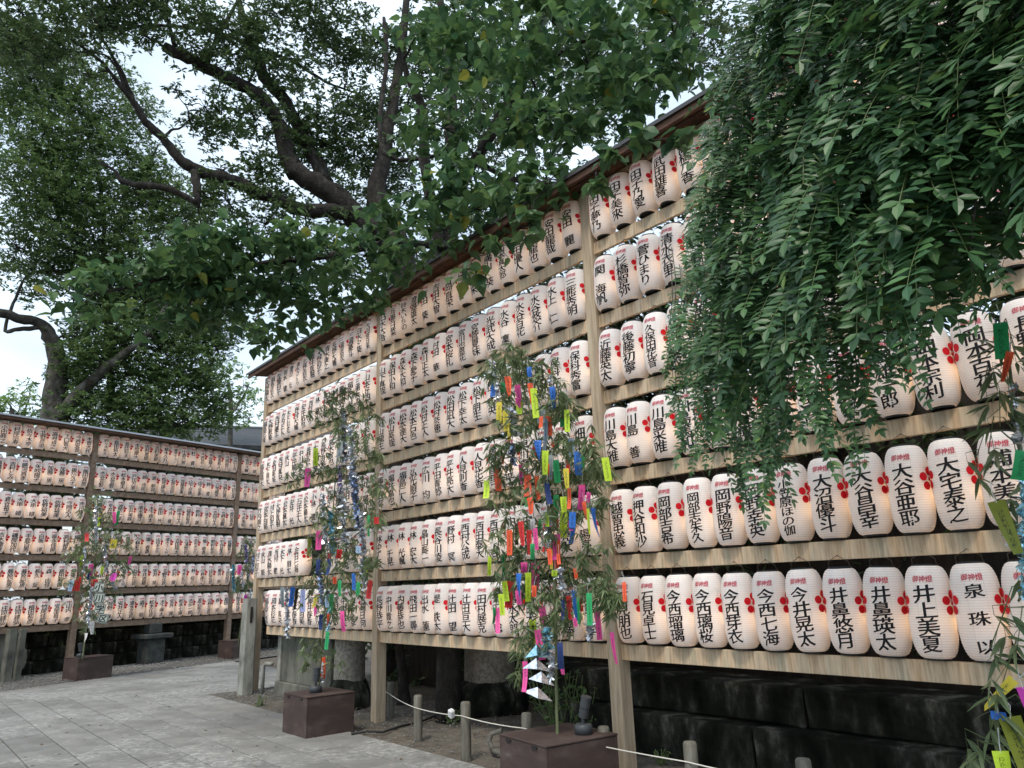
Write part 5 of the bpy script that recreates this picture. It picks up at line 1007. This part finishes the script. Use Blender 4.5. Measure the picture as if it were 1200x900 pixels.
def flat_glyph(ch,s):
    cu=bpy.data.curves.new('g','FONT'); cu.resolution_u=2; cu.offset=.02; cu.body=ch; o=bpy.data.objects.new('g',cu); COL.objects.link(o); dg=bpy.context.evaluated_depsgraph_get(); me=bpy.data.meshes.new_from_object(o.evaluated_get(dg)); bpy.data.objects.remove(o)
    for v in me.vertices: v.co=Vector(((v.co.x-.5)*s,-.004,(v.co.y-.385)*s))
    me.materials.clear(); return me
for ch,px,py,rl,wd in (('小',116,688.5,.15,'top'),('川',116.3,700.7,.1,'second'),('学',117.3,713.3,.18,'third'),('区',120.5,724.8,.2,'lowest')):
    p=at(px,py,15.3); c=Vector((0,0,CAM_H))-p; t=thing('written_card',f'{wd} of four small square black edged cards down the rear rack bamboo','card',p); t.rotation_euler=(0,rl,math.atan2(c.y,c.x)+math.pi/2); s=.165
    MB().box((-s/2,-.001,-s/2),(s,0,0),(0,.004,0),(0,0,s)).build('card',STRIP['white'] if False else flat('white_card',(.5,.55,.49)),t)
    mb=MB(); k=s*.47; e=s*.045
    for a,b in (((-k,-k),(k,-k)),((-k,k-e),(k,k-e)),((-k,-k),(-k,k)),((k-e,-k),(k-e,k))):
        if a[1]==b[1]: mb.box((a[0],-.003,a[1]),(2*k,0,0),(0,.001,0),(0,0,e))
        else: mb.box((a[0],-.0035,a[1]),(e,0,0),(0,.001,0),(0,0,2*k))
    mb.build('border',MAT['ink'],t); link('lettering',flat_glyph(ch,s*.82),MAT['ink'],t)
# bamboo behind the concrete post
bs=at(279,752,16.2); bamboo('narrow festival bamboo half hidden behind the far end of the long rack',Vector((bs.x,bs.y,.36)),[Vector((bs.x,bs.y,.36)),at(284,720,16.0),at(290,680,15.6),at(292,632,15.4)],spd([(292,632,7,50),(286,645,7,50),(296,650,6,40),(290,665,8,60),(282,680,7,40),(292,685,8,60),(276,692,5,30),(290,705,6,40)],15.5),r=.012,leaf=.12)
for px,py,w,h,col in ((281,662,4,10,'pink'),(288,697,3,14,'magenta'),(287,724,3,10,'lime')): strip(at(px,py,15.3),w*15.8/FPX*1.1,h*15.8/FPX,col,'half hidden bamboo behind concrete post','wish strips on the half hidden bamboo')
for x0,y0,x1,y1,w,c,l in ((273,662,274,692,.09,'pale blue','pale foil garland left on the half hidden bamboo'),(288,638,289,660,.08,'purple','purple blue foil garland atop the half hidden bamboo'),(297,650,296,672,.07,'blue','blue foil garland by the rack end, half hidden bamboo'),(294,690,292,720,.05,'silver','silver zigzag garland low on the half hidden bamboo'),(283,668,285,690,.06,'silver','small silver garland in the middle of the half hidden bamboo')):
    garland(at(x0,y0,15.3),at(x1,y1,15.3),w,c,l)
# near bamboo at the right edge
d5=2.95; bs=at(1262,900,d5)
bamboo('near green bamboo with glittering foil at the right edge of the view',Vector((bs.x,bs.y,0)),[Vector((bs.x,bs.y,-.05)),at(1242,820,d5),at(1224,700,d5),at(1206,580,d5),at(1192,510,d5),at(1184,440,d5),at(1178,380,d5)],
 spd([(1170,405,14,12),(1182,450,16,12),(1150,470,12,6),(1172,500,18,12),(1192,480,14,12),(1158,530,12,6),(1140,548,8,3),(1195,560,14,12),(1192,640,14,6),(1197,680,14,12),(1172,730,14,6),(1192,760,14,6),(1160,760,8,3),(1175,800,14,12),(1160,830,14,12),(1150,870,16,12),(1140,890,14,12),(1180,870,12,12),(1190,410,12,24),(1215,600,24,30),(1225,760,24,30)],d5,jit=.1),r=.011,leaf=.105,dens=.6,keep=260)
for px,py,w,h,col,rl in ((1172,378,11,32,'green',.1),(1184,412,6,27,'orange',.35),(1167,587,13,44,'olive',-.1),(1199,528,11,24,'green',.3),(1188,796,8,36,'yellow',.75),(1198,805,9,50,'magenta',-.15),(1183,840,16,58,'olive',-.12),(1169,834,12,6,'blue',0),(1172,880,12,25,'lime',0)):
    strip(at(px,py,d5-.12),w*3.3/FPX,h*3.3/FPX,col,'near bamboo at the right edge','wish strips on the near bamboo',roll=rl)
for x0,y0,x1,y1,w,c,l in ((1198,560,1199,700,.035,'pale blue','glittering turquoise foil garland at the right edge'),(1186,450,1193,520,.035,'silver','silver foil garland around the near bamboo culm'),(1176,600,1178,640,.02,'silver','small silver garland before the lantern, near bamboo')):
    garland(at(x0,y0,d5-.05),at(x1,y1,d5-.05),w,c,l)
